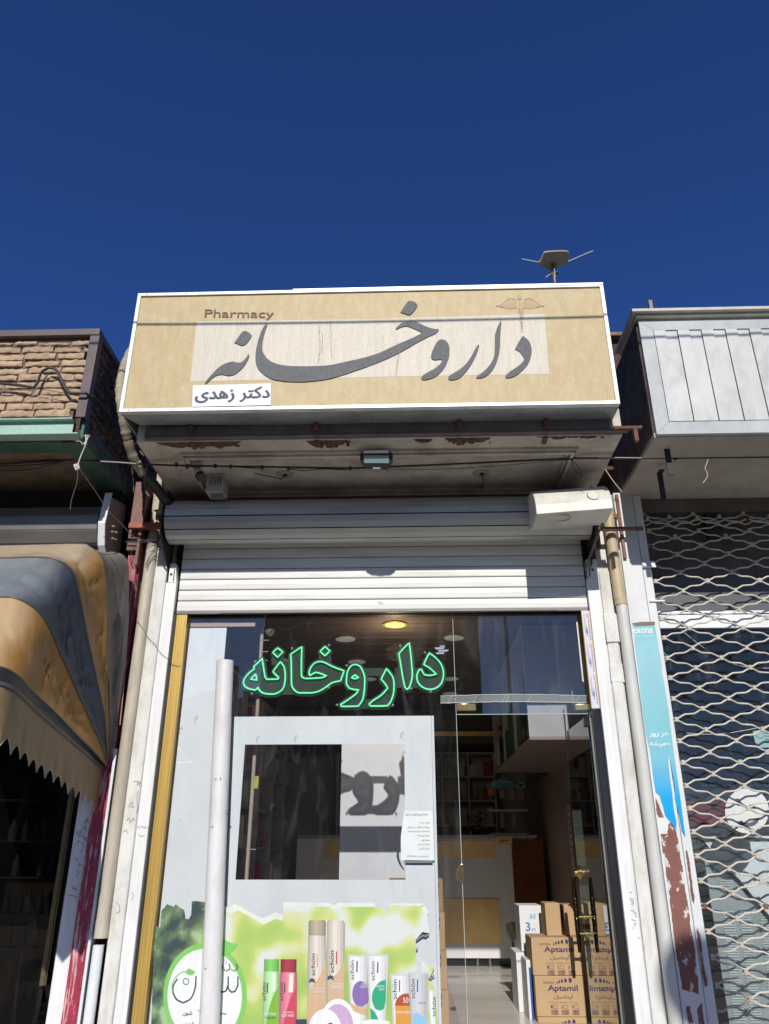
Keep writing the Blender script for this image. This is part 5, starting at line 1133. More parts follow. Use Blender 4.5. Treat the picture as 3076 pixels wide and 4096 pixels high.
m = MB(); m.box(1.30, 1.46, 4.93, 4.96, 3.72, 3.75); m.box(1.30, 1.325, 4.94, 4.97, 3.50, 3.72); m.box(1.463, 1.485, 4.93, 4.96, 3.42, 3.9); m.box(1.32, 1.60, 4.86, 4.885, 3.60, 3.625)
o = m.build('rusty_bracket_frame', M('oxide_frame', (.17,.07,.045), .7, var=.4, vs=12, grime=((.5,.36,.22), .5, 7)), bev=.002); tag(o, 'rusty red steel frame carrying the right end of the shutter', 'steel frame')
# white pole in front of the window
YPo = 4.99
pt_, pb_ = aY(901,2645,YPo), aY(837,4096,YPo); sl = (pt_.x-pb_.x)/(pt_.z-pb_.z); px_ = lambda z: pb_.x+sl*(z-pb_.z); rp_ = .0555
t = thing('white_pole', 'white hollow plastic pole standing in front of the left part of the window', 'pole', (px_(.14), YPo, .14))
m = MB(); m.tube([(px_(.14),YPo,.14), (px_(pt_.z),YPo,pt_.z)], rp_, 32, cap=False); m.tube([(px_(pt_.z-.12),YPo,pt_.z-.12), (px_(pt_.z),YPo,pt_.z)], rp_-.005, 32, cap=False)
rim = [[Vector((px_(pt_.z)+cos(2*pi*i/32)*q, YPo+sin(2*pi*i/32)*q, pt_.z)) for i in range(33)] for q in (rp_, rp_-.005)]
m.grid(rim)
m.build('tube', M('pole_white', (.72,.72,.73), .35, var=.04, grime=((.40,.38,.36), .6, 12, (1,1,.3)), peel=((.33,.31,.29), .75, 26, (1,1,.4), .02)), t, smooth=40)
m = MB(); random.seed(8)
for (x, y) in ((812,3640),(880,3120),(860,3118),(880,3112),(818,3875),(792,4045),(845,3310),(900,3240)):
    p = aY(x, y, YPo-rp_); m.box(p.x, p.x+random.uniform(.003,.012), YPo-rp_-.002, YPo-rp_+.006, p.z, p.z+random.uniform(.003,.008), j=.0015)
m.prism([aY(x, y, YPo-.035) for x, y in ((872,3758),(876,3750),(876,3800),(872,3840),(866,3845),(862,3800),(866,3775))], (0,.004,0))
m.build('chips', M('pole_chip', (.36,.33,.31), .8), t)
# taped conduit climbing past the sign
m = MB(); path = catmull([aY(545,1370,4.36), aY(508,1440,4.32), aY(487,1510,4.26), aY(481,1580,4.18), aY(491,1660,4.2), aY(506,1740,4.28), aY(533,1830,4.4), aY(572,1895,4.5)], False, 12)
random.seed(2); N = len(path)
m.tube(path, .034, 14, rf=lambda t: .031+.0035*sin(t*210)*(.5+.5*sin(t*37))+.002*sin(t*611))
t = thing('wrapped_pipe', 'cream tape wrapped air-conditioning pipe rising beside the left edge of the sign', 'pipe', tuple(path[-1]))
m.build('cream_wrapping', M('wrap_cream', (.38,.335,.245), .8, var=.2, vs=18, grime=((.24,.19,.13), .5, 16), bump=.8, bs=60), t, smooth=60)
m = MB(); path = catmull([aY(570,1890,4.5), aY(612,1935,4.58), aY(640,1970,4.66), aY(675,2015,4.76), aY(720,2045,4.9)], False, 10)
m.tube(path, .034, 14, rf=lambda t: .031+.005*abs(sin(t*40))); m.build('black_wrapping', M('wrap_black', (.02,.019,.022), .45, bump=.6, bs=50), t, smooth=60)
# ================================================================= cables
def cable(label, pts, Y, r, mat=cable_m, name='cable', k=5, extra=None, group=None, ties=()):
    m = MB(); P = sm(pts, Y, False, k) if not isinstance(pts[0], Vector) else catmull(pts, False, k); m.tube(P, r, 6)
    for e in (extra or []): m.tube(sm(e[0], Y, False, 4), e[1], 5)
    o = m.build(name, mat, smooth=True)
    tag(o, label, 'cable', group)
    if ties:
        m = MB(); random.seed(1)
        for x, y in ties: p = aY(x, y, Y); m.box(p.x-.008, p.x+.008, Y-.009, Y+.009, p.z-.012, p.z+.010, j=.004)
        m.build('cable_tie', cable_m, o)
    return o
cable('thick black cable bundle strung across under all three canopies', [(-60,1860),(0,1856),(250,1840),(300,1838),(480,1850),(600,1858),(760,1863),(1100,1868),(1400,1873),(1480,1870),(1700,1861),(1900,1852),(2280,1834),(2400,1833),(2700,1832),(3130,1827)], 4.40, .0072,
      extra=[([(-60,1866),(150,1858),(260,1842)], .0035), ([(-60,1884),(100,1880),(190,1864),(255,1843)], .0028), ([(760,1868),(900,1866),(1050,1876)], .003), ([(1160,1876),(1220,1882),(1290,1876),(1390,1880)], .003), ([(1500,1876),(1700,1878),(1900,1870),(2280,1838)], .0018)],
      ties=[(285,1835),(705,1858),(748,1866),(860,1863),(922,1866),(1050,1868),(1155,1873),(1400,1873),(2287,1830),(2700,1832)])
m = MB(); m.tube([aY(404,1846,4.39), aY(480,1850,4.39), aY(545,1855,4.39)], .0050, 6); o = m.build('sunlit_cable_overlay', flat('sunlit_grey', (.30,.30,.29), .4), smooth=True); tag(o, 'pale tube painting sunlight on the cable bundle between the brick shop and the pharmacy sign', 'painted sunlight'); m = MB(); m.tube([aY(2395,1831,4.39), aY(2480,1831,4.39), aY(2570,1832,4.39)], .0042, 6)  # pale overlay tubes paint the sunlit stretches of the cable
o = m.build('sunlit_cable_overlay', flat('sunlit_grey', (.30,.30,.29), .4)); tag(o, 'pale tube painting sunlight on the cable bundle between the sign and the marble shop', 'painted sunlight')
m = MB()
for a, b in ((2330,1838),(2400,1900)): pass
P = sm([(2284,1836),(2300,1880),(2330,1915),(2345,1940)], 4.4, False, 5); m.tube(P, .002, 5); P = sm([(2287,1838),(2322,1880),(2338,1925)], 4.4, False, 5); m.tube(P, .0018, 5)
o = m.build('thin_wire', cable_m); tag(o, 'pair of thin dark wires dropping from the cable bundle to the motor cover', 'wire')
o = cable('cream wire slanting across the rusty frame at the right pier', [(2388,1822),(2420,1875),(2450,1920),(2488,1968)], 4.85, .003, cable_w, 'wire')
o = cable('black looped cable lying over the brick parapet', [(-50,1530),(60,1538),(135,1550),(150,1530),(165,1490),(195,1470),(225,1480),(250,1530),(275,1568),(300,1572),(345,1572)], 4.05, .0095, flat('cable_grey', (.035,.03,.03), .5), 'wire', extra=[([(-50,1532),(130,1552),(290,1577)], .002)])
o = cable('short cable with a looped end rising at the left steel post', [(560,1805),(592,1845),(583,1895),(578,1930),(586,1970),(598,1985)], 4.45, .006, steel_brown, 'wire')
o = cable('thin grey wire along the dark corner behind the steel post', [(527,1870),(535,1930),(534,1975)], 4.6, .0045, flat('wire_grey', (.07,.07,.07)), 'wire')
for lab, pts, r in (('upper black wire bridging from the left shutter plate to the beige downpipe', [(500,2166),(560,2164),(600,2158),(652,2146)], .0028), ('middle black wire bridging from the left shutter plate to the beige downpipe', [(505,2168),(570,2170),(620,2160),(658,2148)], .0028),
                    ('slack black wire looping down over the beige downpipe', [(584,2270),(600,2230),(625,2200),(650,2198)], .0026), ('lowest slack black wire crossing the beige downpipe', [(582,2260),(598,2225),(620,2190),(645,2186),(660,2168)], .0026),
                    ('short wire arching beside the downpipe', [(592,2195),(610,2184),(630,2182),(646,2192)], .0024)):
    cable(lab, pts, 4.90, r, cable_m, 'wire', group=None)
for lab, pts, r, mt in (('pinkish wire running down the crimson post', [(545,2020),(563,2045),(558,2120),(545,2230),(535,2300),(520,2420),(508,2560),(494,2750),(480,2900)], .0035, flat('wire_pink', (.40,.24,.20))), ('dark wire running down the crimson post', [(566,2060),(560,2150),(549,2240),(542,2300),(530,2400),(512,2560)], .003, cable_m),
                        ('dark wire coiled on the crimson post', [(556,2180),(530,2200),(520,2240),(530,2252),(560,2250)], .0028, cable_m)):
    cable(lab, pts, 4.93, r, mt, 'wire')
o = cable('long thin wire hanging from the white clip to the left shutter end plate', [(318,1878),(350,1920),(385,1970),(420,2025),(450,2060),(490,2100),(530,2142),(570,2160),(600,2162)], 4.15, .0028, cable_m, 'wire')
o = cable('short dark wire dangling from the white clip under the green beam', [(312,1880),(308,1930),(295,1970),(284,2010),(281,2040)], 4.15, .003, flat('wire_dgrey', (.06,.055,.05)), 'wire')
P = catmull([aY(340,1572,4.05), Vector((XK+.014, 4.10, 4.245)), aX(372,1585,XK+.016), aX(400,1615,XK+.016), aX(440,1665,XK+.016), aX(500,1760,XK+.02), aX(545,1845,XK+.02)], False, 5)
m = MB(); m.tube(P, .0085, 6); o = m.build('wire', MATS['cable_grey'], smooth=True); tag(o, 'dark cable running down the shaded side of the brick parapet', 'cable')
t = thing('cable_hanger', 'white twisted wire and square clip hanging from the green beam edge', 'wire hanger', tuple(aY(312,1868,4.05)))
m = MB(); m.tube(sm([(342,1740),(344,1768),(338,1790),(325,1820),(316,1845),(310,1862)], 4.05, False, 5), .0042, 6); m.tube(sm([(303,1765),(320,1765),(332,1778),(342,1770),(358,1740)], 4.05, False, 5), .0026, 5); m.tube(sm([(334,1742),(350,1742),(345,1772)], 4.05, False, 5), .003, 5); m.disc(aY(341,1771,4.05), .009, (0,1,0), .012, n=10)
m.build('twisted_wire', flat('twist_white', (.55,.53,.46)), t, smooth=60)
m = MB(); p = aY(306,1866,4.05); m.prism(onY([(293,1858),(314,1852),(318,1872),(301,1880)], 4.05), (0,.012,0)); m.cyl((p.x,4.045,p.z), (p.x,4.052,p.z), .007, 12); m.build('square_clip', flat('clip_white', (.5,.46,.42)), t)
# wires under the right canopy
o = cable('pale curl of wire hanging from the cable bundle in front of the right soffit', [(2832,1838),(2826,1858),(2820,1872),(2828,1890),(2828,1910),(2812,1932)], 4.02, .003, flat('wire_cream', (.42,.36,.28)), 'wire')
# ================================================================= roller shutter of the brick shop
lr = thing('roller_shutter', 'brown grey rolled shutter with a white end plate above the striped awning', 'roller shutter', (-2.6, 4.85, 3.5))
m = MB(); cz, cy = 3.63, 4.80
def rollface(z, y, mi, h): pass
n = 10; pr = []
for i in range(n):
    for tt in (0, .05, .95):
        a = 2*pi*(i+tt)/n+.2; q = .155*(.965 if tt == 0 else 1); pr.append((cy-cos(a)*q, cz+sin(a)*q))
pr.append(pr[0])
m.grid([[(x, y, z) for y, z in pr] for x in (-3.9, -2.06)]); m.build('roll', M('brown_roll', (.20,.19,.19), .35, metal=.3, var=.25, vs=2, stretch=(.2,1,1), grime=((.07,.035,.03), .6, 3, (.3,1,1))), lr, smooth=25)
MB().disc((-2.058, cy, cz), .13, (1,0,0), .02, n=20).build('roll_end', black_m, lr)
m = MB(); P = [(y, z) for y, z in ((4.93,3.86),(4.66,3.80),(4.63,3.60),(4.68,3.46),(4.80,3.36),(4.95,3.34))]
m.prism([(-2.00, y, z) for y, z in P], (.006,0,0)); m.build('end_plate', M('end_plate', (.14,.12,.11), .5, var=.15), lr)
m = MB()
for i in range(5):
    (a0_, b0_), (a1_, b1_) = P[i], P[i+1]
    if i in (0,): continue
    m.hexa([(-2.045,a0_,b0_),(-1.998,a0_,b0_),(-1.998,a0_+.004,b0_+.002),(-2.045,a0_+.004,b0_+.002)], [(-2.045,a1_,b1_),(-1.998,a1_,b1_),(-1.998,a1_+.004,b1_+.002),(-2.045,a1_+.004,b1_+.002)])
m.hexa([(-2.045,4.66,3.80),(-1.998,4.66,3.80),(-1.998,4.664,3.80),(-2.045,4.664,3.80)], [(-2.045,4.67,3.84),(-1.998,4.67,3.84),(-1.998,4.674,3.84),(-2.045,4.674,3.84)])
m.build('plate_flange', white_paint, lr)
for y, z in ((4.74,3.62),(4.74,3.58),(4.80,3.60),(4.76,3.54),(4.81,3.55)): MB().cyl((-1.992,y,z), (-1.975,y,z), .008, 8).build('bolt', M('bolt_brass', (.45,.38,.2), .4, metal=.6), lr)
m = MB(); m.box(-3.9, -2.04, 5.03, 5.05, 3.2, 3.52); m.box(-3.9, -2.05, 4.93, 4.96, 3.33, 3.42); m.build('curtain', M('curtain_dark', (.09,.085,.08), .5), lr)
MB().box(-2.040, -1.950, 4.99, 5.08, .14, 3.36).build('guide_rail', white_steel, lr, bev=.004)
# ================================================================= striped dome awning
PV = Vector((-1.89, 4.95, 2.09))
def hoop(px, phi):     # trace a seam on the plane that turns about the pivot axis
    f = R(phi); out = []
    for x, y in px:
        d = ray(x, y)  # plane through pivot, spanned by X and (0,-sin,cos): normal (0,cos,sin)
        nY, nZ = cos(f), sin(f); tt = (PV.y*nY+(PV.z-CZ)*nZ)/(d[1]*nY+d[2]*nZ)
        out.append(Vector((d[0]*tt, d[1]*tt, CZ+d[2]*tt)))
    return out
def A3(p): return [(x/1.843, 2100+y/1.843) for x, y in p]
hoops = [
 hoop(A3([(-700,160),(0,152),(500,150),(700,180),(820,195),(890,210),(930,245),(950,330),(948,700),(930,950),(885,1300),(860,1450),(825,1680)]), 7),
 hoop(A3([(-700,160),(0,150),(300,143),(600,137),(660,158),(720,200),(755,240),(770,290),(790,500),(800,900),(805,1400),(806,1550),(808,1690)]), 27),
 hoop(A3([(-700,245),(0,240),(200,233),(350,235),(430,255),(500,300),(550,370),(600,570),(650,830),(720,1150),(750,1290),(775,1420),(797,1720)]), 45),
 hoop(A3([(-700,525),(-100,522),(0,525),(100,530),(200,570),(290,640),(370,760),(450,950),(540,1150),(620,1330),(700,1500),(750,1610),(790,1740)]), 60),
 hoop(A3([(-700,1000),(-200,1020),(-60,1030),(0,1040),(60,1060),(150,1120),(250,1230),(400,1370),(500,1470),(570,1545),(640,1610),(710,1680),(785,1770)]), 77),
 hoop(A3([(-700,1120),(-250,1130),(-100,1140),(-20,1160),(60,1185),(130,1230),(300,1390),(380,1462),(450,1520),(530,1590),(600,1650),(690,1730),(772,1800)]), 82)]
aw = thing('striped_awning', 'faded orange and blue striped dome awning with a scalloped valance', 'awning', tuple(PV))
beige_f = (.44,.36,.26); 
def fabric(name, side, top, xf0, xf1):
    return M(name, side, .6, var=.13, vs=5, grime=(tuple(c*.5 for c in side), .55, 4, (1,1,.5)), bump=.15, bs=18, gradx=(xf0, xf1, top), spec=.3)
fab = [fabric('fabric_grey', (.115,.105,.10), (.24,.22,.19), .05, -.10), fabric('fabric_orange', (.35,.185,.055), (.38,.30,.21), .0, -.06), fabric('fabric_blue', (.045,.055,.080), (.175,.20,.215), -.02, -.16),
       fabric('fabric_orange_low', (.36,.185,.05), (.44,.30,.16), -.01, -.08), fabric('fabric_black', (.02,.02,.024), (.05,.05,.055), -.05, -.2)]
def resample(P, n):
    L = [0]
    for a, b in zip(P, P[1:]): L.append(L[-1]+(b-a).length)
    out = []; j = 0
    for i in range(n+1):
        s = L[-1]*i/n
        while j < len(P)-2 and L[j+1] < s: j += 1
        t = (s-L[j])/max(1e-9, L[j+1]-L[j]); out.append(P[j].lerp(P[j+1], min(1, t)))
    return out
def keyed(P):           # same number of samples between matching landmarks keeps the fan of seams tidy
    out = []
    for i in range(len(P)-1):
        a = P[max(0, i-1)]; b = P[i]; c = P[i+1]; d = P[min(len(P)-1, i+2)]
        k = 14 if i == 0 else 9
        for q in range(k):
            s = q/k; out.append(.5*((2*b)+(c-a)*s+(2*a-5*b+4*c-d)*s*s+(3*b-a-3*c+d)*s**3) if i not in (0,) else b.lerp(c, s))
    out.append(P[-1]); return out
HK = [resample(keyed(h), 130) for h in hoops]
names = ['grey_panel', 'orange_panel', 'blue_panel', 'lower_orange_panel', 'black_panel']
for i in range(5):
    A, B = HK[i], HK[i+1]; G = []
    for r_ in range(15):
        v = r_/14; row = []
        for c_ in range(131):
            p = A[c_].lerp(B[c_], v); out = Vector((0, p.y-PV.y, p.z-PV.z)); out = out.normalized() if out.length > 1e-4 else Vector((0,0,1))
            side = min(1, max(0, (c_-45)/20)); dirn = (out*(1-side)+Vector((1,-.2,0))*side).normalized()
            e = sin(pi*v); q = Vector((c_*.055, v*2.3+i*7, i*3.1))
            fold = noise.noise(Vector((c_*.025, v*3.2+i*5, 0)))*.016*side - (1-min(1, abs(noise.noise(Vector((c_*.10+v*1.2, v*.9+i*5, 0)))*3.2)))**3*.009 - (1-min(1, abs(noise.noise(Vector((c_*.045-v*1.6, v*1.3+i*9, 4)))*3.4)))**3*.013 + noise.noise(q*1.2)*.005 - (1-min(1, abs(noise.noise(Vector((c_*.16+v*2.5, v*2.2-c_*.02+i*3, 8)))*5)))**2*.0065
            span = (A[c_]-B[c_]).length
            row.append(p+dirn*e*(fold*min(1, span/.25)-.02*min(1, span/.3)))
        G.append(row)
    if i == 4 or i == 0: pass
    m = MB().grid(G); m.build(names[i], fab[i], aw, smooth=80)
rm = M('awning_hoop', (.09,.085,.08), .45, metal=.3)
for i, h in enumerate(HK):
    if i in (0,): continue
    out = []
    MB().tube([p+Vector((0,.0,-.004)) for p in h], .0055 if i < 5 else .012, 6).build('hoop', rm if i < 5 else M('front_hoop', (.08,.08,.08), .6), aw, smooth=True)
# valance hanging from the front hoop
F = HK[5]; L = [0]
for a, b in zip(F, F[1:]): L.append(L[-1]+(b-a).length)
Fr = resample(F, 420); tot = L[-1]; bot = []; top = []
rows = [[] for _ in range(9)]
for i, p in enumerate(Fr):
    s = tot*i/420; per = .120; ph_ = (s/per) % 1
    drop = .205+.052*abs(2*ph_-1)**1.5*(1+.35*noise.noise(Vector((round(s/per)*3.3,0,0))))+.012*noise.noise(Vector((s*2.2,5,0)))
    endt = max(0, (i-395)/25); drop *= 1-.0*endt
    for r_ in range(9):
        v = r_/8; sway = noise.noise(Vector((i*.045, v*1.5, 3)))*.030*v+.004*sin(s/per*2*pi)*v**2
        inx = -.16*v*max(0, (i-330)/90)*0
        rows[r_].append(p+Vector((sway*.3+inx, -sway-.004, -.006-drop*v)))
m = MB().grid(rows); m.build('valance', M('fabric_valance', (.25,.165,.085), .65, var=.12, vs=5, grime=((.15,.09,.04), .6, 5), bump=.2, bs=40, gradx=(-.03, -.07, (.42,.21,.06))), aw, smooth=80)  # sunlit front of the valance is painted a brighter orange
m = MB(); m.tube([r+Vector((0,-.002,0)) for r in rows[8]], .0022, 4); m.build('valance_piping', flat('piping', (.42,.36,.28)), aw)
# ================================================================= folding security grille of the right shop
gr = thing('security_grille', 'cream painted folding security grille with riveted wavy bars', 'grille', (2.9, 5.03, .4))
gpaint = M('grille_paint', (.56,.53,.46), .5, var=.12, vs=20, grime=((.24,.20,.16), .6, 20), peel=((.13,.06,.035), .64, 24, (1,1,1), .02))
clipm = M('grille_clip', (.47,.42,.34), .5, var=.12, peel=((.22,.09,.045), .66, 9, (1,1,1), .02))
hp, vp = .174, .0655
c0_ = aY(2628, 2363, 5.03)      # a clip low on the left
x00 = c0_.x-hp*1
def bar_z(x, s):                # one wavy bar: s=+1 peaks at even columns, s=-1 at odd
    u = (x-x00)/hp; i = math.floor(u); t = u-i
    prof = lambda t: 0 if t < .07 else (.46*((t-.07)/.24) if t < .31 else (.46+.08*((t-.31)/.38) if t < .69 else (.54+.46*((t-.69)/.24) if t < .93 else 1)))
    a = 1 if (i % 2 == 0) else -1
    v = prof(t); return s*a*(1-2*v)*vp*.5
xs = []
x = 1.652
while x < 2.8: xs.append(x); x += hp/22
def make_bar(s):
    pts = [(x, 5.03, bar_z(x, s)*.80) for x in xs]
    # soften the corners
    P = [Vector(p) for p in pts]; Q = P[:]
    for _ in range(1): Q = [Q[0]]+[(Q[i-1]+Q[i]*2+Q[i+1])/4 for i in range(1, len(Q)-1)]+[Q[-1]]
    m = MB(); m.tube(Q, .0055, 7)
    me = m.build('wavy_bar', gpaint, org=Vector((0,0,0)), smooth=True)
    cl = []
    i = -3
    while x00+i*hp < 2.75:
        x = x00+i*hp
        if x > 1.66 and (i % 2 == (0 if s > 0 else 1)): cl.append(MB().box(x-.0115, x+.0115, 5.019, 5.041, vp*.5-.0145, vp*.5+.0145).build('clip', clipm, org=Vector((0,0,0)), bev=.002))
        i += 1
    return me, cl
bars = {1: make_bar(1), -1: make_bar(-1)}
zc = c0_.z-vp*.5; base = root_loc(gr); used = set(); s = 1
zs_ = []
k = -36
while True:
    z = zc+k*vp
    if z > 3.52: break
    if z > .55: zs_.append((z, 1 if k % 2 == 0 else -1))
    k += 1
zt2 = zs_[-1][0]; s = -zs_[-1][1]
for dz in (.066,.125,.170,.20,.23,.26): zs_.append((zt2+dz, s)); s = -s
for n_, (z, s) in enumerate(zs_):
    b0, c0 = bars[s]
    if s in used:
        b = b0.copy(); COL.objects.link(b); cc_ = [q.copy() for q in c0]
        for q in cc_: COL.objects.link(q)
    else: b, cc_ = b0, c0; used.add(s)
    b.parent = gr; b.location = Vector((0,0,z+random.uniform(-.0022,.0022)))-base; b.rotation_euler.y = random.uniform(-.0015,.0015)
    if n_ >= len(zs_)-6: b.location.x += random.uniform(-.03,.03); b.location.y += random.uniform(-.02,.03); b.rotation_euler.y = random.uniform(-.012,.012)
    for c in cc_:
        c.parent = b; c.location = (0,0,0)
        if random.random() < .06:
            c.data = c.data.copy(); c.data.materials[0] = M('rusty_clip', (.17,.08,.05), .7, var=.4, vs=30); c['label'] = 'rusty brown riveted clip'
m = MB(); m.box(1.646, 1.656, 5.02, 5.045, .4, 3.6); m.build('edge_channel', white_paint, gr)
m = MB(); m.box(1.60, 1.70, 4.945, 4.965, 3.12, 3.132); m.box(1.58, 1.66, 4.93, 4.95, 3.36, 3.40, j=.012); m.build('latch', white_paint, gr, bev=.002)
# dark motor hanging behind the top of the grille
t = thing('dark_bell', 'dark rounded alarm bell in the shade behind the top of the grille', 'bell', tuple(aY(2855,2130,5.09)))
m = MB(); m.prism(sm([(2820,2050),(2850,2035),(2890,2055),(2895,2110),(2880,2145),(2845,2150),(2822,2120)], 5.06, True, 4), (0,.05,0)); m.build('housing', black_m, t, bev=.006)
MB().cyl(aY(2850,2140,5.06), aY(2835,2158,5.06), .01, 8).build('knob', black_m, t)
# ---- torn turquoise sticker on the post
ys = 4.948
t = thing('torn_sticker', 'torn turquoise advertising sticker on the post beside the grille', 'sticker', tuple(aY(2660,3200,ys)))
q7 = lambda p: [(2300+x/2.1405, 2300+y/2.1405) for x, y in p]
out_ = q7([(490,418),(520,437),(560,432),(600,436),(640,430),(684,430),(700,520),(722,650),(745,780),(742,830),(760,900),(800,1150),(830,1390),(860,1620),(880,1760),(900,1890),(915,2000),(932,2140)])+[(2742,3345)]+[(2728,3320),(2718,3260),(2700,3200)]+q7([(850,1760),(835,1700),(815,1590),(803,1510),(800,1600),(812,1720),(832,1860),(845,2000),(865,2100)])+[(2706,3290),(2706,3325),(2695,3300),(2678,3285),(2660,3262),(2652,3225)]+q7([(745,1960),(725,1890),(690,1860),(680,1800),(665,1700),(640,1500),(612,1380),(590,1240),(560,1000),(545,840),(530,740),(512,600),(510,500)])
def sticker_mat():
    m = D.materials.new('sticker_print'); m.use_nodes = True; nt = m.node_tree; b = nt.nodes['Principled BSDF']; b.inputs['Roughness'].default_value = .35
    tc = nd(nt, 'ShaderNodeTexCoord'); sp = nd(nt, 'ShaderNodeSeparateXYZ'); nt.links.new(tc.outputs['Object'], sp.inputs[0])
    r = nd(nt, 'ShaderNodeValToRGB'); e = r.color_ramp.elements; mr = nd(nt, 'ShaderNodeMapRange'); mr.inputs['From Min'].default_value = -.25; mr.inputs['From Max'].default_value = 1.25
    nt.links.new(sp.outputs[2], mr.inputs[0]); nt.links.new(mr.outputs[0], r.inputs[0])
    e[0].position = .0; e[0].color = (.0,.33,.72,1); e[1].position = 1; e[1].color = (.17,.50,.52,1)
    for p_, c in ((.17,(.0,.36,.75,1)),(.32,(.19,.50,.62,1)),(.45,(.22,.53,.58,1)),(.75,(.30,.56,.64,1))): x = e.new(p_); x.color = c
    n = nd(nt, 'ShaderNodeTexNoise'); n.inputs['Scale'].default_value = 9; n.inputs['Detail'].default_value = 6; nt.links.new(tc.outputs['Object'], n.inputs['Vector'])
    q = nd(nt, 'ShaderNodeMapRange'); q.inputs['To Min'].default_value = .86; q.inputs['To Max'].default_value = 1.08; nt.links.new(n.outputs['Fac'], q.inputs[0])
    v = nd(nt, 'ShaderNodeVectorMath', operation='SCALE'); nt.links.new(r.outputs[0], v.inputs[0]); nt.links.new(q.outputs[0], v.inputs['Scale']); nt.links.new(v.outputs[0], b.inputs['Base Color']); return m
m = MB(); m.prism(onY(out_, ys), (0,.001,0)); m.build('sticker_sheet', sticker_mat(), t)
m = MB(); text(m, 'exona', [aY(2532,2534,ys-.001), aY(2612,2532,ys-.001), aY(2611,2512,ys-.001), aY(2530,2514,ys-.001)], 0, .015)
text(m, "'T LET YOU DOWN", [aY(2537,2547,ys-.001), aY(2613,2545,ys-.001), aY(2613,2540,ys-.001), aY(2537,2541,ys-.001)], 0)
text(m, 'هر روز', [aY(2598,2950,ys-.001), aY(2676,2948,ys-.001), aY(2675,2926,ys-.001), aY(2598,2928,ys-.001)], 0, .03)
text(m, 'همیشه', [aY(2598,2988,ys-.001), aY(2682,2987,ys-.001), aY(2681,2965,ys-.001), aY(2598,2966,ys-.001)], 0, .03); m.build('sticker_lettering', flat('sticker_white', (.75,.78,.78), .4), t)
m = MB(); P = q7([(490,412),(520,438),(560,434),(684,428),(684,398),(560,402)]); m.prism(onY(P, ys-.002), (0,.0015,0)); m.build('brown_tape', flat('tape_brown', (.20,.15,.11)), t)
# peeled paint patches traced on the post
t = thing('peeled_patch', 'long peeled patch baring red-brown primer on the post under the turquoise sticker', 'paint damage', tuple(aY(2680,3700,4.9485)))
q8 = lambda p: [(2300+x/2.1405, 3200+y/2.1405) for x, y in p]
pr_ = M('primer', (.215,.09,.07), .75, var=.12, vs=10, grime=((.13,.05,.04), .6, 9), peel=((.60,.58,.55), .575, 22, (1,1,.6), .01), bump=.4)
m = MB()
def ragged(P, jit=2.2):
    o = []
    for i, a in enumerate(P):
        b = P[(i+1) % len(P)]; L = sqrt((a[0]-b[0])**2+(a[1]-b[1])**2); n = max(1, int(L/9))
        for q in range(n): o.append((a[0]+(b[0]-a[0])*q/n+random.uniform(-jit, jit), a[1]+(b[1]-a[1])*q/n+random.uniform(-jit, jit)))
    return o
random.seed(14)
for P in ([(690,-20),(700,0),(730,70),(760,150),(720,150),(705,120),(690,40)], [(800,205),(820,195),(850,220),(870,290),(890,380),(900,480),(920,570),(935,700),(950,800),(975,950),(990,1090),(1010,1180),(1030,1300),(1040,1430),(1055,1560),(1060,1660),(980,1640),(920,1620),(905,1520),(880,1380),(865,1300),(845,1150),(830,1000),(815,880),(800,760),(780,620),(770,540),(750,430),(735,290),(790,290)],
          [(950,430),(965,440),(985,560),(1000,680),(1025,850),(1020,880),(1000,850),(985,700),(965,560)], [(1045,1100),(1070,1150),(1090,1280),(1105,1440),(1115,1460),(1140,1590),(1115,1600),(1090,1500),(1085,1420),(1060,1280)], [(950,1770),(985,1770),(1000,1860),(1015,1900),(985,1930),(965,1880)], [(1045,1790),(1085,1740),(1100,1840),(1110,1930),(1060,1920)]):
    m.prism(onY(ragged(q8(P), 1.6), 4.9488), (0,.001,0))
m.build('primer_layer', pr_, t)
# ---- things behind the grille
Yg = YR+.008
t = thing('round_sticker', 'white round sticker with grey shapes on the glass behind the grille', 'sticker', tuple(aY(2988,3320,Yg)))
MB().prism(onY(ell(2988,3243,88,90,48), Yg), (0,.001,0)).build('sticker_disc', flat('sticker_cream', (.62,.64,.62), .5), t)
m = MB()
for P in ([(2944,3283),(2970,3290),(3000,3290),(3038,3268),(3030,3292),(3005,3306),(2970,3304)], [(2945,3212),(2958,3202),(2972,3215),(2966,3224),(2953,3222)], [(2998,3215),(3004,3220),(3012,3214),(3024,3234),(3012,3228),(3000,3234)]): m.prism(sm(P, Yg-.0006, True, 3), (0,-.0005,0))
m.build('sticker_shapes', flat('sticker_grey', (.10,.105,.11), .6), t)
Yd = 5.55
t = thing('display_board', 'large white folded display board behind the grille', 'display board', tuple(aY(2950,3700,Yd)))
m = MB(); m.prism([aY(*p, Yd) for p in [(2800,3342),(3130,3335),(3130,3720),(3040,3620),(2960,3520),(2880,3440),(2810,3360)]], (0,.02,0)); m.build('board', flat('board_white', (.74,.77,.79), .4), t, bev=.002)
m = MB(); m.prism([aY(*p, Yd-.004) for p in [(2870,3336),(3010,3332),(3000,3385),(2960,3396),(2910,3385),(2885,3360)]], (0,.003,0)); m.build('grey_patch', flat('board_grey', (.28,.28,.30)), t)
Ym = 5.60
t = thing('slotted_panel', 'grey steel appliance panel with rows of raised slots behind the grille', 'appliance', tuple(aY(2900,4090,Ym)))
steel = M('appliance_steel', (.42,.47,.46), .3, metal=.3, var=.12, vs=3)
m = MB(); m.prism([aY(*p, Ym) for p in [(2800,3400),(2822,3440),(2900,3470),(3010,3600),(3130,3710),(3130,4200),(2900,4200)]], (0,.05,0)); m.build('steel_sheet', steel, t, bev=.003)
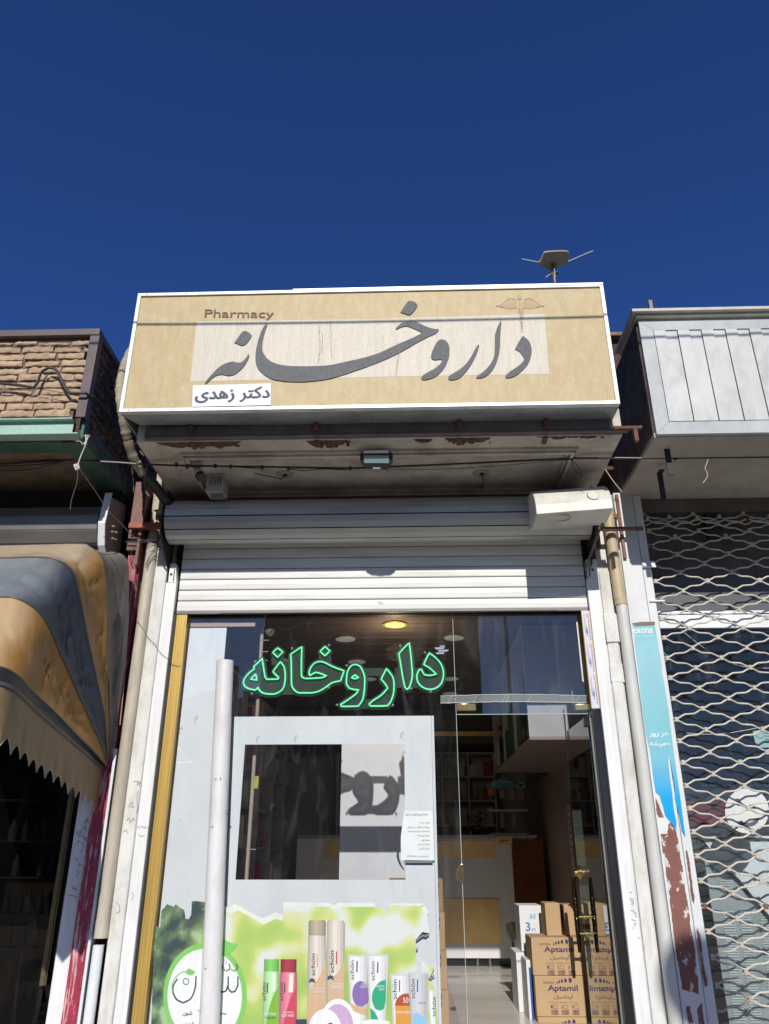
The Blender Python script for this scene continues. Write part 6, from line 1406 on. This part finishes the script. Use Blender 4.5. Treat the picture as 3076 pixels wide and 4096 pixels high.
m = MB(); random.seed(5)
for cx0, cx1 in ((2880,2935),(2948,2998),(3030,3075),(3090,3120)):
    y = 3480
    while y < 4110:
        if not (3560 < y < 3645) and not (cx0 > 3000 and y < 3640) and not (cx0 > 2940 and y < 3500):
            sh = (y-3480)*.105; x0_, x1_ = cx0+sh-10, cx1+sh-14
            m.tube([aY(px, py, Ym-.004) for px, py in ((x0_+3,y),(x1_-3,y),(x1_,y+4),(x1_-4,y+11),(x0_+4,y+11),(x0_,y+5))], .0027, 5, closed=True)
        y += 21
m.build('slot', M('slot_edge', (.85,.88,.87), .3, metal=.2), t, smooth=True)
# rounded black top of the appliance, red board and paper label
m = MB(); m.tube([aY(2766,3352,5.5), aY(2790,3344,5.5), aY(2850,3338,5.5), aY(3130,3336,5.5)], .012, 8); m.box(aY(2768,3400,5.5).x, aY(2812,3400,5.5).x, 5.5, 5.54, aY(2790,4096,5.5).z, aY(2790,3345,5.5).z)
m.build('black_frame', black_gloss, t, bev=.003)
p, q = aY(2752,3300,5.6), aY(2905,3205,5.6)
o = MB().box(p.x, q.x+.2, 5.6, 5.63, p.z, q.z).build('red_box', flat('dark_red_box', (.15,.018,.02), .35), bev=.004); tag(o, 'dark red box in the gloom behind the grille, left of the round sticker', 'box')
o = MB(); o.prism(onY([(3010,2922),(3100,2920),(3100,2990),(3025,2990)], Yg-.001), (0,.0008,0)); o = o.build('price_label', flat('label_teal', (.25,.42,.42), .5)); tag(o, 'pale teal printed label on the glass at the right edge of the photo', 'label')
m = MB(); m.tube([aY(a, b, Yg-.002) for a, b in ell(3040,2938,16,15,16)], .0015, 5, closed=True)
for yy in (2932,2944,2956,2970): p, q = aY(3060,yy+2,Yg-.002), aY(3096,yy-1,Yg-.002); m.box(p.x, q.x, Yg-.002, Yg-.0015, p.z, q.z)
m.build('label_print', flat('label_ink', (.03,.08,.10)), o)
m = MB(); text(m, 'COFFEE SHOP HAMED', [aY(2706,3024,6.58), aY(3170,3020,6.58), aY(3170,2984,6.58), aY(2700,2988,6.58)], 0)
for i in range(9):
    x = 2765+i*36
    for a in ((0,0,26,4),(0,0,4,26),(0,22,26,26),(22,8,26,26),(8,8,26,12),(8,8,12,18)): p, q = aY(x+a[0], 3120+a[3], 6.58), aY(x+a[2], 3120+a[1], 6.58); m.box(p.x, q.x, 6.575, 6.58, p.z, q.z)
o = m.build('wall_lettering', flat('wall_gold', (.10,.10,.13), .4)); tag(o, 'faint capital lettering and key pattern on the dark wall behind the grille', 'lettering')
for lab, a in (('white wire drooping behind the grille from the transom bar', [(2725,2520),(2800,2580),(2870,2625),(2950,2660),(3020,2672),(3100,2672)]), ('white wire sagging across the middle of the grille window', [(2745,2932),(2810,2937),(2880,2936),(2960,2925),(3100,2898)]), ('short white wire loop at the left edge of the grille window', [(2648,2602),(2664,2620),(2668,2635),(2655,2658)])):
    cable(lab, a, YR-.012, .0022, cable_w, 'wire')
# ---- handwriting on the white rails and posts
def scrawl(label, strokes, Y):
    m = MB()
    for s_ in strokes: m.tube(sm(s_, Y, False, 3), .0011, 4)
    o = m.build('handwriting', flat('pencil', (.09,.09,.11)) , smooth=True); tag(o, label, 'handwriting')
q4 = lambda p: [(x/2.469, 3200+y/2.469) for x, y in p]
scrawl('dark pencilled numbers slanting down the left white rail', [q4(a) for a in ([(872,160),(862,185),(858,215)], [(858,195),(880,215)], [(855,205),(835,200),(828,225),(842,240),(856,228),(852,208)], [(820,245),(815,285),(845,250),(835,300),(850,265)], [(812,290),(795,300),(788,320),(803,330),(815,312)], [(780,310),(758,325),(765,345),(780,335),(775,375)], [(858,290),(830,340),(790,365)], [(812,375),(830,360),(835,395),(855,365),(830,410)], [(750,430),(768,405),(790,415)], [(805,425),(830,440),(815,470)], [(795,520),(808,480)], [(735,575),(765,590),(760,610)], [(790,625),(770,640),(800,650),(825,640)], [(755,700),(780,720),(750,745)], [(712,850),(722,885),(735,865),(745,890),(760,880)], [(670,950),(710,942),(765,970)])], 4.988)
q5 = lambda p: [(x/1.8456, 3000+y/1.8456) for x, y in p]
scrawl('faint pencil numbers on the left shutter guide', [q5(a) for a in ([(1015,575),(1025,560),(1030,580)], [(1040,570),(1050,560),(1052,580)], [(1060,565),(1068,580),(1075,560)], [(1082,575),(1098,572)], [(1020,625),(1040,640),(1068,630)], [(975,1050),(985,1075),(970,1110)])], 4.983)
scrawl('pencilled numbers running down the right shutter guide', [[(2100+x/3.322, 3500+y/3.322) for x, y in a] for a in ([(1390,225),(1420,240)], [(1400,295),(1400,325),(1440,330),(1450,300)], [(1405,345),(1440,350),(1445,380),(1410,385)], [(1430,395),(1434,402)], [(1405,470),(1450,480),(1455,510),(1480,500),(1470,545),(1490,560)], [(1415,590),(1470,610)], [(1450,640),(1475,650),(1455,680)], [(1435,690),(1440,720)], [(1495,820),(1525,845)])], 4.983)
scrawl('small cracks and scribbles on the left pilaster', [q5(a) for a in ([(985,235),(1010,232),(1040,240),(1010,250),(1035,265)], [(950,430),(955,405),(975,385),(985,430),(965,410)], [(935,520),(955,500),(960,540),(985,500),(990,530)], [(1020,300),(1010,360),(1018,420),(1005,470)], [(858,1120),(880,1150),(885,1190),(860,1205)], [(910,605),(935,590),(945,620)])], 4.968)
# ================================================================= behind the camera: what shades and mirrors in the shopfront
t = thing('street_sign', 'round traffic sign on a post behind the viewer whose shadow falls on the sticker post', 'traffic sign', (1.7, -2.3, 0))
sc_ = aY(2775, 3935, 4.95); ys_ = -2.3; zc_ = sc_.z+.625*(4.95-ys_)
MB().disc((sc_.x+.06, ys_, zc_), .245, (0,1,0), .004, n=48).build('sign_disc', flat('sign_back', (.3,.3,.3)), t)
MB().cyl((sc_.x+.06+.02, ys_-.03, 0), (sc_.x+.06+.02, ys_-.03, zc_+.1), .03, 12).build('sign_post', galv, t)
zw = aY(1500,1285,YS).z+.625*(YS-2.3)
cable('street cable overhead behind the viewer that throws a thin line of shade on the sign', [Vector((-14,2.3,zw+.35)), Vector((-1.8,2.3,zw+.02)), Vector((0,2.3,zw)), Vector((1.8,2.3,zw+.015)), Vector((14,2.3,zw+.3))], 0, .0085, cable_m, 'overhead_cable')
o = thing('opposite_building', 'unseen dark building across the street, shaped to darken the shop window reflections', 'building', (-1.5, -22, 0))
m = MB(); m.box(-6.2, 3.0, -26, -22, 0, 11.5); m.box(-26, -6.25, -26, -22.5, 0, 7.6); m.build('wall', M('opposite_wall', (.10,.08,.065), .9, var=.3, vs=1), o)  # unseen walls, sized to darken the window reflections
m = MB()
for i in range(13):
    for k in range(3): m.box(-24.9+i*2, -23.7+i*2, -22.02, -21.98, 1.2+k*2.5, 2.8+k*2.5)
m.build('window', black_gloss, o)

t = thing('display_shelves', 'dim shelves of bottles behind the dark glass of the brick shop', 'shelving', (-2.6, 5.9, .4)); m = MB()
for z in (1.02, 1.22, 1.45, 1.68, 1.95): m.box(-3.6, -2.3, 5.75, 5.95, z-.01, z)
m.build('shelf', M('dim_shelf', (.03,.03,.03), .4), t)
m = MB(); random.seed(15)
for z in (1.02, 1.22, 1.45, 1.68):
    x = -3.5
    while x < -2.35:
        if random.random() < .7: r = random.uniform(.018,.03); m.tube([(x,5.85,z+.001),(x,5.85,z+.09),(x,5.85,z+.11),(x,5.85,z+.14)], [r,r,r*.5,r*.45], 10, mi=random.randrange(3))
        x += random.uniform(.06,.12)
m.build('bottles', [flat('bottle_a', (.03,.03,.027), .8), flat('bottle_b', (.015,.017,.02), .8), flat('bottle_c', (.04,.037,.026), .8)], t, smooth=40)
# ================================================================= light, sky, camera
EL = math.atan(.625)
su = D.lights.new('sun', 'SUN'); su.energy = 4.2; su.angle = R(.53); su.color = (1, .955, .88)
so = D.objects.new('sun', su); COL.objects.link(so)
so.rotation_euler = (Vector((0, -cos(EL), sin(EL)))).to_track_quat('Z', 'Y').to_euler(); so.location = (0, -10, 10)
w = D.worlds.new('World'); SC.world = w; w.use_nodes = True; nt = w.node_tree
bg = nt.nodes['Background']; sky = nt.nodes.new('ShaderNodeTexSky'); sky.sky_type = 'NISHITA'; sky.sun_disc = False
sky.sun_elevation = EL; sky.sun_rotation = R(180); sky.altitude = 2600; sky.air_density = .85; sky.dust_density = .4; sky.ozone_density = 5
hs_ = nt.nodes.new('ShaderNodeMix'); hs_.data_type = 'RGBA'; hs_.blend_type = 'MULTIPLY'; hs_.clamp_result = False; hs_.inputs[0].default_value = 1
tcw = nt.nodes.new('ShaderNodeTexCoord'); spw = nt.nodes.new('ShaderNodeSeparateXYZ'); mrw = nt.nodes.new('ShaderNodeMapRange'); mxw = nt.nodes.new('ShaderNodeMix'); mxw.data_type = 'RGBA'
mrw.inputs['From Min'].default_value = .24; mrw.inputs['From Max'].default_value = .5
mxw.inputs[6].default_value = (1.05,1.0,1.0,1); mxw.inputs[7].default_value = (.53,.85,1.42,1)
nt.links.new(tcw.outputs['Generated'], spw.inputs[0]); nt.links.new(spw.outputs[2], mrw.inputs['Value']); nt.links.new(mrw.outputs[0], mxw.inputs[0]); nt.links.new(mxw.outputs[2], hs_.inputs[7])
nt.links.new(sky.outputs[0], hs_.inputs[6]); nt.links.new(hs_.outputs[2], bg.inputs[0]); bg.inputs[1].default_value = .085
cd_ = D.cameras.new('camera'); co = D.objects.new('camera', cd_); COL.objects.link(co); SC.camera = co
cd_.sensor_fit = 'HORIZONTAL'; cd_.sensor_width = 36; cd_.lens = 36*FP/3076; cd_.clip_start = .05; cd_.clip_end = 500
co.location = (0, 0, CZ)
f = Vector(ray(CX, CY)); co.rotation_euler = f.to_track_quat('-Z', 'Y').to_euler()
vs_ = SC.view_settings; vs_.view_transform = 'Standard'; vs_.look = 'None'; vs_.exposure = 0; vs_.gamma = 1
SC.render.engine = 'CYCLES'; cy_ = SC.cycles
cy_.use_denoising = True
try: cy_.denoiser = 'OPENIMAGEDENOISE'
except Exception: pass
cy_.max_bounces = 8; cy_.diffuse_bounces = 4; cy_.glossy_bounces = 5; cy_.transparent_max_bounces = 24; cy_.transmission_bounces = 4
cy_.caustics_reflective = False; cy_.caustics_refractive = False; cy_.sample_clamp_indirect = 6
